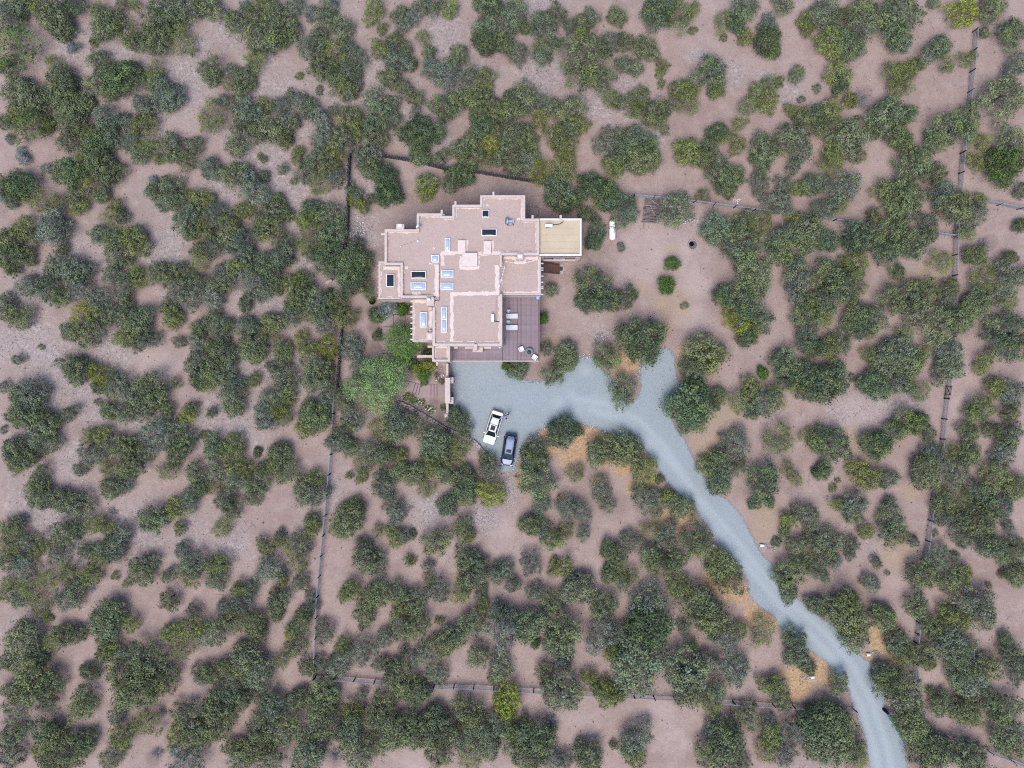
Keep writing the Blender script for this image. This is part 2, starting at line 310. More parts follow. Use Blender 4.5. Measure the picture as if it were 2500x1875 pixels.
# Crowns read off the photograph on a 5 x 5 grid of survey squares (x, y, radius, kind; 4.424 units = 1 photo pixel)
CROWNS = {
(0,0): """60,130,150,g 180,60,120,j 130,480,230,e 60,690,110,j 400,60,120,o 560,170,170,j 800,40,120,d 660,330,110,j 1050,90,80,o 1100,230,150,j
1000,440,50,o 1330,330,150,o 1300,20,70,j 1460,50,70,o 1420,440,100,j 1700,220,160,j 1830,230,120,j 1780,60,160,j 2000,60,160,g 2150,60,90,j 1650,400,150,j
1720,540,90,g 1950,420,140,o 580,680,90,o 660,830,130,j 620,950,160,j 1060,640,110,j 1150,760,110,j 1330,850,180,d 1060,900,130,j 1110,970,90,j 1680,760,100,o
1660,870,100,o 1820,1020,150,g 1850,1110,100,g 1700,900,100,j 200,980,150,j 300,1080,150,j 720,1080,160,j 870,1080,100,j 200,1240,110,o 430,1120,130,j
320,1340,190,e 480,1340,80,j 30,1320,90,d 740,1260,130,j 830,1400,130,j 1120,1260,130,g 1120,1370,120,j 1330,1300,110,g 1540,1350,130,o 1520,1110,90,g
1600,1170,110,g 760,1540,130,j 1020,1560,140,d 960,1450,100,o 1200,1480,100,g 1380,1540,110,g 1600,1580,110,o 1850,1610,130,j 2070,1560,100,g 780,500,60,b 90,1490,50,b 220,1630,50,b""",
(500,0): """60,70,140,j 330,230,110,j 290,170,60,j 440,80,70,g 540,140,110,j 640,20,110,o 740,80,90,j 960,60,100,g 590,360,190,j 860,240,120,j 830,430,100,o 930,330,100,j
760,180,80,g 1330,30,110,g 1160,130,80,g 1300,180,130,g 1490,290,110,g 1430,240,60,g 1230,360,90,g 1130,480,140,g 1380,560,130,o 1260,460,90,j 1550,530,90,g 1640,630,110,g
1480,480,70,o 1270,720,140,j 1400,800,140,j 1560,760,130,g 1640,780,80,g 1820,80,120,o 1910,300,60,o 2130,150,100,j 2160,240,80,g 550,620,110,o 60,720,130,j 90,830,90,j
270,740,70,g 410,830,110,j 260,900,80,o 370,980,110,j 1020,810,40,o 1220,970,45,g 1900,540,110,o 2060,420,90,j 2100,640,140,g 2030,640,100,g 2160,540,90,j 2030,840,120,j
2170,960,80,g 1530,930,100,o 1580,1010,90,g 1650,930,60,g 1830,1060,120,g 2030,1110,90,g 200,1090,80,g 420,1180,130,g 390,1310,140,g 630,1120,80,o 800,1130,90,g 520,1230,110,g
1000,1070,110,g 1130,1170,100,j 920,1010,60,g 1390,1180,60,g 1260,1300,110,g 1560,1250,130,j 1640,1370,100,o 1880,1230,140,g 2020,1280,100,g 1780,1350,110,j 70,1270,150,o
870,1290,100,g 950,1320,80,j 700,1400,150,j 830,1470,100,j 560,1420,90,j 420,1370,70,o 1250,1500,130,g 1470,1510,140,j 1880,1470,110,j 2200,1460,120,d 330,1560,120,j
880,1520,60,o 1000,1620,60,o 1360,1630,90,o 1800,1620,120,g""",
(1000,0): """170,60,120,j 30,190,90,g 440,90,90,o 330,40,50,g 140,410,80,o 540,580,120,j 210,560,80,j 850,60,130,j 780,30,90,g 960,110,60,o 1140,120,140,g 1040,290,110,g
1250,290,70,o 800,300,120,g 810,440,130,d 1030,460,100,j 1160,570,110,g 1580,140,110,j 1430,290,140,g 1420,200,100,g 1420,500,100,o 1440,580,100,g 1550,450,70,g 1740,270,80,g
1850,250,100,j 1960,170,90,g 1860,350,80,o 1850,620,250,j 2160,460,120,g 2100,860,130,j 1950,850,100,j 2180,170,60,j 20,680,60,j 390,800,150,g 220,720,110,g 640,830,110,g
810,840,110,o 40,1040,90,j 60,1200,60,g 370,1160,130,d 560,1060,120,j 680,1050,130,j 780,1010,90,j 900,1130,100,j 1080,1060,90,j 1250,1020,140,j 1100,1170,120,j 750,1200,100,j
790,1350,110,d 960,1240,100,j 1390,1290,90,o 1450,1110,110,g 1540,1160,100,g 1740,1150,150,j 2160,1060,90,o 960,1400,100,j 1110,1420,130,j 1260,1500,120,j 1690,1390,110,g
1830,1350,100,o 1600,1490,150,o 1700,1570,110,o 90,1420,150,d 280,1440,130,d 100,1550,120,d 660,1480,90,j 590,1590,120,j 860,1560,90,y 1090,1560,130,j 2130,1530,140,g 1280,1620,100,j""",
(1500,0): """30,190,90,j 470,130,160,d 720,160,150,o 860,100,80,o 850,330,45,o 680,20,60,j 110,450,90,j 360,510,120,j 1430,40,150,j 1170,200,100,o 1320,240,100,d 1190,400,40,j
1680,270,110,g 1440,390,80,o 1650,460,140,d 1720,560,80,d 1830,40,110,j 2070,200,90,o 2080,310,80,o 2180,160,80,j 90,700,90,g 230,740,100,g 510,700,70,o 490,790,55,o 510,910,45,o
1050,760,160,d 1120,940,90,o 1060,1010,60,o 640,960,90,j 800,960,110,o 760,1100,140,o 280,1040,110,o 230,1160,90,o 50,1080,90,j 460,1190,130,j 450,1290,100,o 560,1180,80,j 550,1400,60,o
1680,900,100,o 1780,890,60,o 1550,1000,90,o 1450,1130,110,o 1650,1080,110,o 1970,810,90,j 2200,950,50,g 2020,1070,40,g 1910,1190,70,o 2050,1280,110,j 2180,1240,100,j 1120,1410,100,d
1350,1350,80,o 1230,1480,90,o 1340,1560,90,o 1950,1490,200,j 820,1610,130,o 1040,1580,90,j 1610,1610,150,j 200,1520,150,j 80,1480,120,j 330,1600,140,d""",
(2000,0): """80,90,140,g 230,190,130,j 470,100,150,j 500,250,140,g 880,130,200,j 820,330,160,d 900,440,120,g 120,420,140,o 330,470,150,j 170,560,100,o 240,780,130,o 250,900,90,d
1580,130,150,y 1880,90,160,j 1780,350,60,j 2110,330,150,j 1270,540,150,g 1350,470,90,g 820,800,130,o 960,780,130,o 900,900,140,o 1060,700,90,o 1390,720,80,o 1600,640,90,o 1680,590,50,o
480,1040,130,x 350,1100,80,o 180,1020,35,o 2150,700,130,g 2060,740,100,x 2000,1020,220,j 720,1220,170,j 940,1220,110,j 820,1370,150,j 900,1510,110,j 1450,1380,190,j 1640,1280,150,j
1270,1530,120,j 100,1200,120,o 100,1370,140,j 350,1480,170,j 590,1420,90,j 1100,1650,90,j 1760,1530,110,o 2080,1570,160,j 170,1620,120,o 400,1290,50,j 1250,10,60,g""",
(0,375): """60,350,150,e 200,330,150,d 100,460,100,g 430,530,130,o 720,200,150,d 950,30,120,j 1060,120,150,j 1200,200,130,j 1130,290,100,g 960,370,130,o 800,440,110,j 1080,450,80,j 830,590,90,o
650,520,70,o 1500,20,100,j 1680,60,60,o 1840,40,80,o 2010,100,100,j 1770,270,50,j 1830,400,140,j 1650,400,80,j 1900,470,110,g 1790,520,90,g 2050,450,90,o 2150,480,110,o 2010,720,150,j
2060,640,90,g 2200,780,90,o 2060,850,90,j 540,780,160,g 640,850,130,g 240,810,120,o 370,900,90,j 1250,560,80,o 1180,680,120,o 1320,690,80,g 1090,850,110,j 1200,940,110,j 1380,890,110,o
1450,980,130,o 1510,880,90,j 1240,1100,130,g 1360,1150,60,j 70,940,130,j 80,1140,150,d 220,1100,110,j 100,1240,90,j 690,1030,60,j 620,1180,140,g 760,1260,140,g 560,1310,90,g 900,1250,100,g
300,1420,110,g 480,1480,130,g 620,1520,110,j 850,1450,130,g 1060,1580,120,g 800,1370,80,o 1200,1270,100,g 1430,1300,80,o 1500,1370,110,o 1330,1440,130,g 1690,1260,100,g 1780,1350,120,j
1960,1270,100,j 2150,1160,100,o 2050,1530,150,g 2150,1400,120,g 1900,1480,100,g 50,1600,90,g 1330,1640,90,g 1800,1640,90,j 2150,1030,90,j 480,150,55,b 240,60,60,b 1650,290,50,b""",
(500,375): """60,150,110,g 300,210,130,j 440,230,100,g 630,230,60,j 510,400,160,g 780,480,70,j 840,160,60,g 620,40,50,j 960,295,40,o 1060,200,120,j 1020,30,80,o 1220,20,120,g 1310,160,110,j
1220,310,110,o 1400,240,100,g 1480,50,80,o 1680,30,110,g 1790,150,120,j 1960,250,130,d 1960,400,140,d 1900,500,70,d 1790,480,50,g 1610,420,90,g 1600,500,80,y 1700,560,80,o 30,500,70,o
100,660,110,g 230,750,120,j 430,620,90,o 590,740,90,o 650,640,120,g 780,620,120,j 860,660,80,j 700,790,130,j 580,860,100,g 1110,680,120,o 1120,780,120,o 1130,600,100,d 1360,650,130,j
1400,860,140,d 1280,920,90,g 1290,1010,90,o 1090,1000,110,o 1170,1080,90,d 1360,1070,130,d 1560,1130,150,d 1700,1180,130,d 1370,1230,140,d 1560,1300,150,d 1600,1420,130,d 1620,940,80,g
70,1000,110,g 30,860,90,j 380,1000,150,g 270,890,130,j 850,960,110,g 830,1100,130,g 880,1140,80,j 470,1130,120,g 650,1230,150,j 370,1230,120,o 180,1300,130,g 500,1380,170,g 200,1440,120,j
620,1470,100,g 760,1440,80,j 430,1620,80,j 90,1560,120,g 1040,1310,60,o 930,1410,110,o 1090,1420,110,d 980,1530,130,j 950,1620,110,j 1200,1600,130,g 1350,1560,80,j 1460,1570,110,o 1760,1500,80,e""",
(1000,375): """90,20,100,j 350,30,90,j 660,60,150,j 480,270,140,d 590,230,100,d 200,300,110,o 160,430,90,y 120,250,70,x 850,60,90,o 960,50,90,j 1120,120,120,j 1270,80,120,g 1380,180,120,y 1640,180,140,o
1600,290,110,j 1700,70,80,o 2150,110,90,o 1640,450,160,d 1950,350,130,d 1770,500,110,d 2110,420,150,d 2180,520,90,j 1890,640,80,j 1990,690,60,g 2010,830,110,d 1990,950,80,d 1530,1470,70,g
2000,1450,200,d 1930,1600,120,d 2150,1580,120,j""",
(1500,375): """80,560,170,d 60,70,120,j 330,60,150,j 40,130,100,o 800,20,110,o 960,30,100,j 640,600,170,j 1150,250,160,j 1220,380,110,j 970,450,80,o 1270,250,120,j 1560,320,110,g 1620,60,110,j
1500,60,50,o 1940,130,90,g 1840,340,100,g 2020,360,90,o 2130,330,110,g 1800,520,150,g 1100,830,150,j 1400,720,130,j 1550,800,110,o 1620,690,90,o 1380,980,200,j 1830,870,150,g 1800,1040,150,j
1880,1150,80,o 2080,820,180,j 1950,720,100,o 2060,960,100,g 2180,870,90,j 1490,1260,160,j 1560,1440,130,j 1180,1520,120,d 1350,1570,170,d 1990,1380,170,g 2090,1580,130,j 1980,1210,100,g
630,1195,76,n 560,1440,88,n 80,1000,45,g 100,1560,130,j 200,1520,60,o 760,1640,40,g""",
(2000,375): """120,60,130,o 400,10,90,j 1040,130,170,j 1280,220,130,j 1330,420,130,g 60,310,90,g 290,370,150,g 880,480,180,j 720,420,130,o 1050,430,130,j 950,580,150,j 1450,600,170,j 1540,480,90,o
1740,500,80,o 1700,640,150,g 100,580,120,g 230,580,90,o 590,670,80,j 410,840,150,d 380,960,130,d 540,900,130,j 800,870,180,j 740,1080,140,d 1030,970,150,j 980,1070,90,g 1190,760,120,g 1180,880,90,j
1600,850,90,o 1350,1150,120,o 1700,1090,110,j 1840,960,100,x 90,950,120,d 390,1190,140,o 380,1330,120,j 250,1160,60,o 130,1330,180,j 250,1430,130,j 120,1580,160,j 350,1550,90,j 480,1450,60,o
860,1290,80,j 1000,1560,160,j 1180,1540,150,j 800,1580,130,j 1400,1460,110,j 1380,1600,100,g 1960,1220,90,g 1800,1340,140,o 2070,1120,70,j 1980,1470,140,g 2170,1330,110,j 2060,1600,100,o
1750,1600,140,j 2040,120,190,e 1680,80,90,o 2180,390,80,j 2180,780,70,j""",
(0,750): """170,100,130,j 40,60,90,j 900,70,130,y 1100,90,110,j 930,250,160,j 740,280,90,j 1310,110,130,g 1480,150,140,j 1360,300,130,o 1530,250,100,j 1480,360,120,g 1660,370,80,g 1850,100,110,o
1880,170,90,o 1930,380,70,g 2150,240,90,j 2130,400,110,g 2130,640,140,j 2130,760,110,d 2160,830,70,o 720,610,120,j 830,690,130,j 1040,710,110,y 1230,740,70,g 1190,860,110,o 1050,880,70,g
1340,880,130,g 1620,920,170,j 1430,950,110,g 1680,1000,130,j 1880,830,60,o 1050,1030,40,j 430,430,30,o 180,570,60,g 300,930,160,g 180,960,100,j 290,1080,150,j 400,1230,160,j 200,1190,110,j
500,1250,110,o 750,1150,90,g 1170,1130,90,j 1370,1130,120,j 1530,1110,110,g 1800,1100,90,j 2010,1160,90,y 2070,1080,60,j 480,1460,130,g 1080,1380,100,o 960,1420,100,o 1200,1480,110,g
960,1590,120,g 180,1560,150,j 330,1600,100,j 1380,1540,130,j 1400,1620,120,j 1680,1380,160,g 1880,1270,110,g 1560,1560,100,g 1980,1450,140,j 1900,1580,130,j 2190,1380,50,o 20,870,60,g 20,1330,40,g""",
(500,750): """730,160,110,j 720,250,110,o 930,80,110,g 1120,70,110,o 1300,50,120,d 1290,180,110,g 1540,100,120,o 450,200,110,g 530,330,150,j 480,430,130,j 250,200,70,j 100,170,130,g 150,290,100,g
200,500,130,g 100,440,100,j 100,660,140,j 200,700,130,g 60,790,100,o 820,430,100,j 850,520,90,j 1060,400,110,o 1320,400,130,y 1580,450,130,g 1680,640,110,g 540,560,70,o 1200,700,170,j
1180,790,130,j 1340,650,80,o 850,780,140,j 720,640,70,g 520,800,70,o 320,860,120,g 300,960,150,g 330,1080,100,j 90,1140,60,j 700,1020,130,g 650,1190,130,g 800,1080,110,o 840,1190,100,o
640,1270,70,g 920,970,90,o 1100,1120,100,j 1200,1200,150,j 1090,1310,100,o 1320,960,110,g 1500,990,110,j 1590,1180,130,g 1560,1280,80,o 1900,1310,130,o 1450,1410,120,j 1420,1470,100,g
1550,1510,100,j 2090,1240,160,g 2060,1340,140,j 1820,1580,150,g 1960,1600,120,j 2130,1600,70,o 300,1490,120,o 80,1480,110,j 290,1590,110,o 80,1560,100,g 780,1590,120,j 560,1570,50,j""",
(1000,750): """1690,440,110,g 1700,550,110,j 1640,600,90,o 1540,700,130,j 1480,440,70,g 510,1190,110,d 570,1290,90,g 1640,1370,150,d 1760,1320,80,d 1380,1490,110,g 1340,1620,130,d 2080,1480,130,j
2000,1590,110,g 2130,1590,110,j 290,1430,150,j 560,1480,130,o 480,1580,120,o 60,1280,130,g 330,1550,110,j 200,1620,90,j 830,1640,90,j 2100,530,150,j""",
(1500,750): """280,340,230,d 960,480,200,j 860,650,150,j 1010,640,100,o 1100,500,110,o 130,890,160,j 870,1050,220,d 820,1200,160,d 870,880,120,d 1130,940,80,j 1100,1060,60,o 1280,60,110,y 1380,190,140,y
1540,160,170,d 1430,310,110,d 1610,710,60,n 1830,620,150,j 1880,760,140,d 2100,740,140,d 1790,560,110,j 2120,900,110,d 1500,880,110,o 1350,1010,130,o 1620,1020,160,g 1740,960,120,o 1480,1130,90,d
2080,330,130,g 2150,430,130,d 2080,80,140,d 1330,1480,150,g 1770,1450,160,o 2150,1400,110,o 2180,1500,80,j 110,1500,150,j 170,1580,170,j 1130,1640,110,j""",
(2000,750): """60,80,110,o 400,90,140,j 620,110,130,j 430,230,120,d 560,260,80,o 250,390,120,g 120,450,130,o 1350,180,200,j 1560,170,120,j 1050,60,130,g 1700,10,130,j 930,280,110,o 900,480,140,g 730,560,150,j
1000,600,150,j 870,640,120,j 1150,490,80,o 1400,490,140,g 1400,640,130,g 1330,720,110,g 550,510,90,o 110,790,190,d 620,850,150,d 900,820,130,g 1080,920,110,o 980,840,90,o 370,760,40,g
2100,230,190,d 2080,440,170,d 1800,580,110,o 1920,850,110,o 2080,920,140,g 1780,1110,140,o 1640,1120,80,o 2060,1150,110,j 1620,1350,110,j 1870,1340,100,j 2080,1350,120,g 2050,1450,120,j
960,1270,150,o 800,1330,110,j 1080,1250,100,j 1190,1360,90,j 620,1490,150,d 150,1480,180,d 1240,1580,110,g 1420,1550,90,o 1640,1600,120,j 2000,1560,110,g""",
(0,1125): """180,40,100,o 430,210,120,j 360,300,100,o 420,410,130,j 620,410,130,j 850,470,140,j 780,520,90,g 860,110,70,g 1150,70,90,o 1400,80,130,j 1200,300,110,j 1330,250,90,g 1800,110,100,o 2080,120,100,j
1620,620,150,j 1560,680,90,o 1760,620,90,g 1880,500,110,o 2050,430,110,g 2130,300,90,j 1940,740,70,o 700,770,130,j 820,740,90,g 1000,700,90,o 1130,720,90,o 1170,570,80,x 1300,840,110,g 1160,960,130,g
930,990,90,j 1100,1040,120,o 1290,990,100,g 1500,1200,130,j 1600,1130,110,j 1370,1340,50,o 1240,1240,50,o 2080,1130,130,g 2050,1280,110,o 1960,960,80,g 1820,1250,80,g 1830,1490,110,j 2080,1610,70,g
80,720,110,j 60,910,110,o 290,890,100,g 460,920,100,o 610,1010,110,g 70,1100,110,j 250,1130,120,g 370,1010,70,o 740,1200,110,o 520,1290,110,o 960,1230,110,o 80,1320,90,o 300,1400,120,o 780,1390,120,j
720,1490,130,g 930,1390,90,x 50,1440,100,o 200,1500,90,g 430,1590,110,o 1230,1640,130,j 200,660,70,g""",
(500,1125): """80,110,110,g 280,80,110,o 460,80,90,y 330,210,120,g 560,230,130,j 530,370,100,j 730,60,90,o 870,110,130,j 620,60,60,g 1210,180,90,o 1080,270,110,j 1030,350,110,g 1170,370,120,g 120,300,90,o
200,440,100,g 290,520,110,j 200,730,110,o 1150,640,80,j 1150,720,90,o 1600,530,110,j 1530,670,150,j 1420,740,100,o 1850,780,70,o 1650,870,70,x 1720,980,110,g 1720,1090,150,g 1840,1150,110,j 1570,1380,100,o
1500,1450,70,o 640,920,90,o 790,880,70,o 800,800,60,g 900,950,90,o 1050,920,120,g 680,1160,150,g 1010,1110,110,o 830,1260,80,o 1020,1310,90,g 150,1130,130,o 60,1180,110,j 120,1290,110,g 370,1390,100,o
500,1400,90,g 390,1540,120,g 180,1590,80,g 800,1500,110,g 760,1440,70,o 750,1590,90,j 1150,1470,60,g 1180,1570,60,g 1080,1640,80,j 1680,60,100,o 1680,170,70,o 1560,160,45,j 1930,200,110,g 1940,310,110,g
2120,130,110,j 2010,480,100,g 2080,570,110,g 2020,760,80,o 2060,860,80,o 2150,820,80,g 2180,1070,60,o 1860,1460,130,j 2080,1440,100,g 1750,1540,100,j 2110,1580,110,o""",
(1000,1125): """80,140,110,j 240,80,110,o 400,130,130,j 170,320,100,o 600,190,100,j 600,280,130,d 620,400,110,j 440,390,80,g 390,500,100,d 900,380,150,y 850,110,120,g 1370,210,190,j 1340,50,120,g 1790,150,100,o
2060,300,110,g 1400,490,110,g 1680,490,120,g 1860,560,110,g 2130,500,90,g 1300,690,110,j 1430,740,100,g 1690,740,90,o 1530,840,120,o 1870,810,80,g 560,740,120,j 640,820,70,o 260,880,150,j 20,800,50,g
30,1080,50,o 190,1140,60,g 230,1280,70,o 620,1060,130,j 700,1110,120,j 700,1250,150,j 950,1220,120,g 1060,1180,110,g 1300,1120,120,g 1110,1340,80,g 1640,1150,110,o 1560,1090,50,y 1540,1220,75,x 560,1400,120,o
300,1410,130,g 60,1530,120,j 770,1440,80,g 790,1570,80,o 1340,1440,90,g 1520,1560,130,j 1680,1580,80,x 1840,1400,160,j 1800,1270,90,g 2100,1560,140,j 2150,980,100,j 2160,1230,100,j 960,1640,90,j""",
(1500,1125): """330,110,140,o 490,200,50,j 330,430,150,g 570,380,90,o 770,500,130,j 620,470,100,g 470,580,70,o 900,840,180,d 380,740,90,o 560,760,110,g 180,890,110,g 560,880,100,g 60,1050,110,j 390,1030,120,j
520,1150,150,j 650,1080,110,j 180,1230,90,o 80,1330,90,g 700,1390,120,o 1170,1150,150,j 1280,1290,150,j 370,1520,170,g 980,1580,200,j 1000,80,110,o 1200,100,130,g 1130,240,130,j 1360,30,80,j 1620,240,180,d
1530,470,60,j 1680,450,55,j 1880,110,90,o 1970,200,70,o 1890,650,90,o 1850,760,70,j 2110,600,140,g 2180,120,50,d 1960,920,110,g 2070,1040,90,o 2140,840,100,j 1880,1200,150,j 1890,1390,110,j 1760,880,50,j
2140,1140,90,j 2180,1560,100,j""",
(2000,1125): """40,130,90,d 450,120,120,o 560,200,120,o 720,190,120,g 205,215,30,o 150,300,45,o 1180,130,160,j 1480,140,150,g 1950,160,170,o 2150,300,120,j 210,460,80,y 400,470,140,g 360,560,120,g 510,770,80,o
770,440,60,g 800,680,160,j 830,830,130,j 1020,880,60,g 1350,440,120,j 1560,420,100,o 1700,320,90,g 1830,440,130,g 2000,490,110,g 1350,620,90,g 1500,660,110,g 1750,640,170,j 2040,690,70,g 1260,780,40,g
1550,850,110,g 1850,910,130,j 1960,1000,100,j 2140,940,130,j 1280,1080,130,g 1100,1230,150,j 1400,1300,140,j 1570,1230,90,o 1470,1030,50,g 1990,1230,50,j 2160,1250,120,j 1840,1350,35,o 620,1100,60,g
740,1220,30,g 580,1350,90,g 100,870,150,j 80,1010,130,j 340,890,90,g 330,1040,60,g 170,1100,80,g 40,1240,80,j 300,1520,160,j 120,1580,130,j 1060,1570,130,j 1700,1520,190,g 1410,1640,110,o 660,1640,90,j""",
(0,1500): """500,60,50,o 230,280,180,j 560,300,100,o 680,220,110,j 870,210,90,j 1150,90,170,j 1400,110,90,o 1120,320,110,o 1300,420,90,g 1110,450,90,j 960,620,90,j 1560,540,200,j 1360,650,180,j 1440,850,200,j
1740,750,150,j 1830,200,100,o 2050,170,130,o 1950,390,110,o 2170,680,100,g 60,500,90,j 390,490,100,j 330,720,200,j 160,820,110,j 540,760,140,j 530,950,100,g 200,1050,150,g 450,1250,160,j 100,1320,130,j
900,930,150,j 820,1060,120,o 560,1330,130,j 100,1560,150,g 430,1500,90,o 750,1480,170,j 560,1620,130,j 900,1390,120,j 1300,1330,130,o 1180,1580,120,g 1580,1170,140,o 1720,1090,70,x 1650,1550,100,x
2050,1120,180,j 1880,1320,120,o 2120,1330,130,j 2000,1560,170,g 1250,1110,80,g""",
(500,1500): """100,200,150,g 280,70,130,j 540,120,120,j 560,240,90,g 780,20,70,j 1040,100,130,j 940,220,80,y 960,370,120,j 830,480,90,o 1280,190,110,g 1100,590,90,j 440,500,150,j 390,620,110,o 560,650,160,j
220,560,90,j 70,640,110,j 300,830,150,j 420,900,110,j 120,1000,150,j 150,1150,170,j 50,1320,120,j 650,950,130,j 740,1020,120,g 850,1250,170,j 560,1280,150,j 500,1450,160,j 280,1450,90,j 370,1600,130,g
720,1580,140,g 1000,930,110,j 1290,860,150,j 1250,1050,160,j 1570,1080,130,o 1300,1230,170,j 1560,1290,150,j 1100,1540,170,j 1390,1560,110,x 1640,1520,150,g 1800,1430,140,j 1890,1000,140,j 1830,1150,100,j
1690,870,60,g 1490,330,90,o 1690,400,150,g 1270,560,90,g 1450,570,120,g 1740,30,110,j 1690,140,35,j 1950,270,100,g 2110,140,140,j 1900,540,80,g 2020,580,80,g 2110,750,190,j 2100,1280,190,j 2150,390,60,g""",
(1000,1500): """80,140,140,j 310,80,50,o 690,120,150,j 480,230,130,g 380,340,140,j 120,460,110,g 1030,150,200,g 1310,130,170,j 1600,170,200,j 1560,330,130,g 1650,460,100,g 1350,330,50,d 760,450,120,j 960,540,140,g
880,710,60,o 300,660,120,g 240,470,60,x 60,850,130,j 1660,560,70,g 1470,670,110,j 1640,860,200,j 2060,230,190,g 2180,430,80,o 1960,690,90,o 2140,760,90,o 2150,920,120,o 1080,950,150,y 960,900,70,o 1030,1110,100,o
590,1050,150,j 600,1180,110,o 280,1160,150,j 300,1310,190,j 300,1480,150,j 600,1320,150,j 880,1260,160,j 860,1420,130,j 650,1540,140,o 1110,1290,110,j 1230,1130,60,g 1130,1450,140,j 1350,1370,180,j
1300,1560,150,j 1520,1190,110,x 1530,1250,60,o 1530,1560,110,g 1680,1580,90,g 1950,1560,150,j 30,1350,130,j 2200,1420,50,j 2000,790,60,g""",
(1500,1500): """380,140,220,d 40,230,110,g 30,420,80,o 260,560,250,j 760,640,220,j 980,540,130,g 800,800,170,j 1290,590,170,g 770,150,80,g 820,340,70,o 1020,50,200,j 1220,270,140,g 1350,190,90,o 1050,170,100,g
1600,200,140,o 1950,270,120,j 1990,440,130,j 2090,580,80,d 1700,760,110,o 1790,860,130,j 1860,980,80,g 1100,830,110,g 1040,960,110,o 60,880,90,o 220,1350,170,w 230,1530,140,o 1460,1110,140,j 1080,1230,110,g
1240,1260,170,j 1200,1450,190,j 1020,1560,150,j 1700,1320,120,o 1680,1180,90,g 1620,1500,110,o 1840,1540,130,g 1950,1260,130,w 2150,1150,150,d 2160,1470,110,j 1380,1640,90,g""",
(2000,1500): """310,60,180,j 400,200,170,j 700,60,130,j 830,240,100,g 860,330,110,j 960,440,120,j 1110,470,110,j 1200,550,70,o 1200,130,110,j 1120,20,80,g 1450,30,110,o 1560,90,90,o 1780,30,140,g 1330,190,90,j
700,650,110,j 820,760,170,j 950,850,180,g 1000,1010,110,j 1020,1200,160,j 1200,835,50,j 1450,300,160,g 1260,340,120,j 1550,420,150,j 1700,520,150,g 1820,590,130,j 1500,680,150,j 1640,740,150,g
1330,970,110,j 1560,1040,150,j 1680,1120,110,o 1850,950,130,j 2000,1050,170,j 2050,1300,170,j 2100,1440,140,j 1240,1480,180,j 1100,1560,170,j 1560,1520,180,j 1700,1580,150,j 2020,270,70,j 2060,420,110,j
2140,520,130,g 2150,650,110,g 230,760,110,j 130,1150,190,j 250,1300,190,j 150,1450,200,j 350,1450,150,j 400,1580,130,o""",
}
# ------------------------------------------------------------------ read the crown survey
LOBES = []          # px, py, radius in metres, kind
for (ox, oy), txt in CROWNS.items():
    for e in txt.split():
        x, y, r, k = e.split(',')
        LOBES.append([ox + float(x) * 0.22604, oy + float(y) * 0.22604, float(r) * 0.22604 * K, k])
# garden plants and trees round the house and court (photo pixels)
for px, py, r, k in ((946, 750, 23, 'b'), (920, 773, 19, 'd'), (921, 822, 14, 'd'), (1024, 897, 15, 'y'), (1049, 893, 15, 'y'), (1006, 895, 14, 'd'),
                     (1034, 913, 15, 'n'), (1034, 933, 9, 'n'), (1066, 917, 6, 'o'), (1076, 932, 7, 'o'), (1082, 992, 8, 'n'), (1006, 975, 10, 'n'), (992, 969, 9, 'n'),
                     (1238, 892, 12, 'n'), (1264, 901, 24, 'j'), (1325, 778, 13, 'n'), (1046, 866, 15, 'd'), (980, 757, 14, 'n'), (997, 752, 8, 'd'), (1440, 600, 9, 'd')):
    LOBES.append([px, py, r * K, k])
for _l in LOBES:                                   # height of the crown's top
    _l.append(min(5.0, (0.75 + 1.32 * _l[2]) if _l[2] > 0.75 else 1.5 * _l[2] + 0.15))

# ------------------------------------------------------------------ the ground sheet
def splat(XX, YY, out, blobs, soft=1.0):
    for px, py, r in blobs:
        x, y = P(px, py); R = r * K
        i0, i1 = np.searchsorted(gx, x - R * 1.6), np.searchsorted(gx, x + R * 1.6)
        j0, j1 = np.searchsorted(gy, y - R * 1.6), np.searchsorted(gy, y + R * 1.6)
        d = np.hypot(XX[j0:j1, i0:i1] - x, YY[j0:j1, i0:i1] - y) / R
        out[j0:j1, i0:i1] = np.maximum(out[j0:j1, i0:i1], np.clip(1.6 - d, 0, 1) * soft)

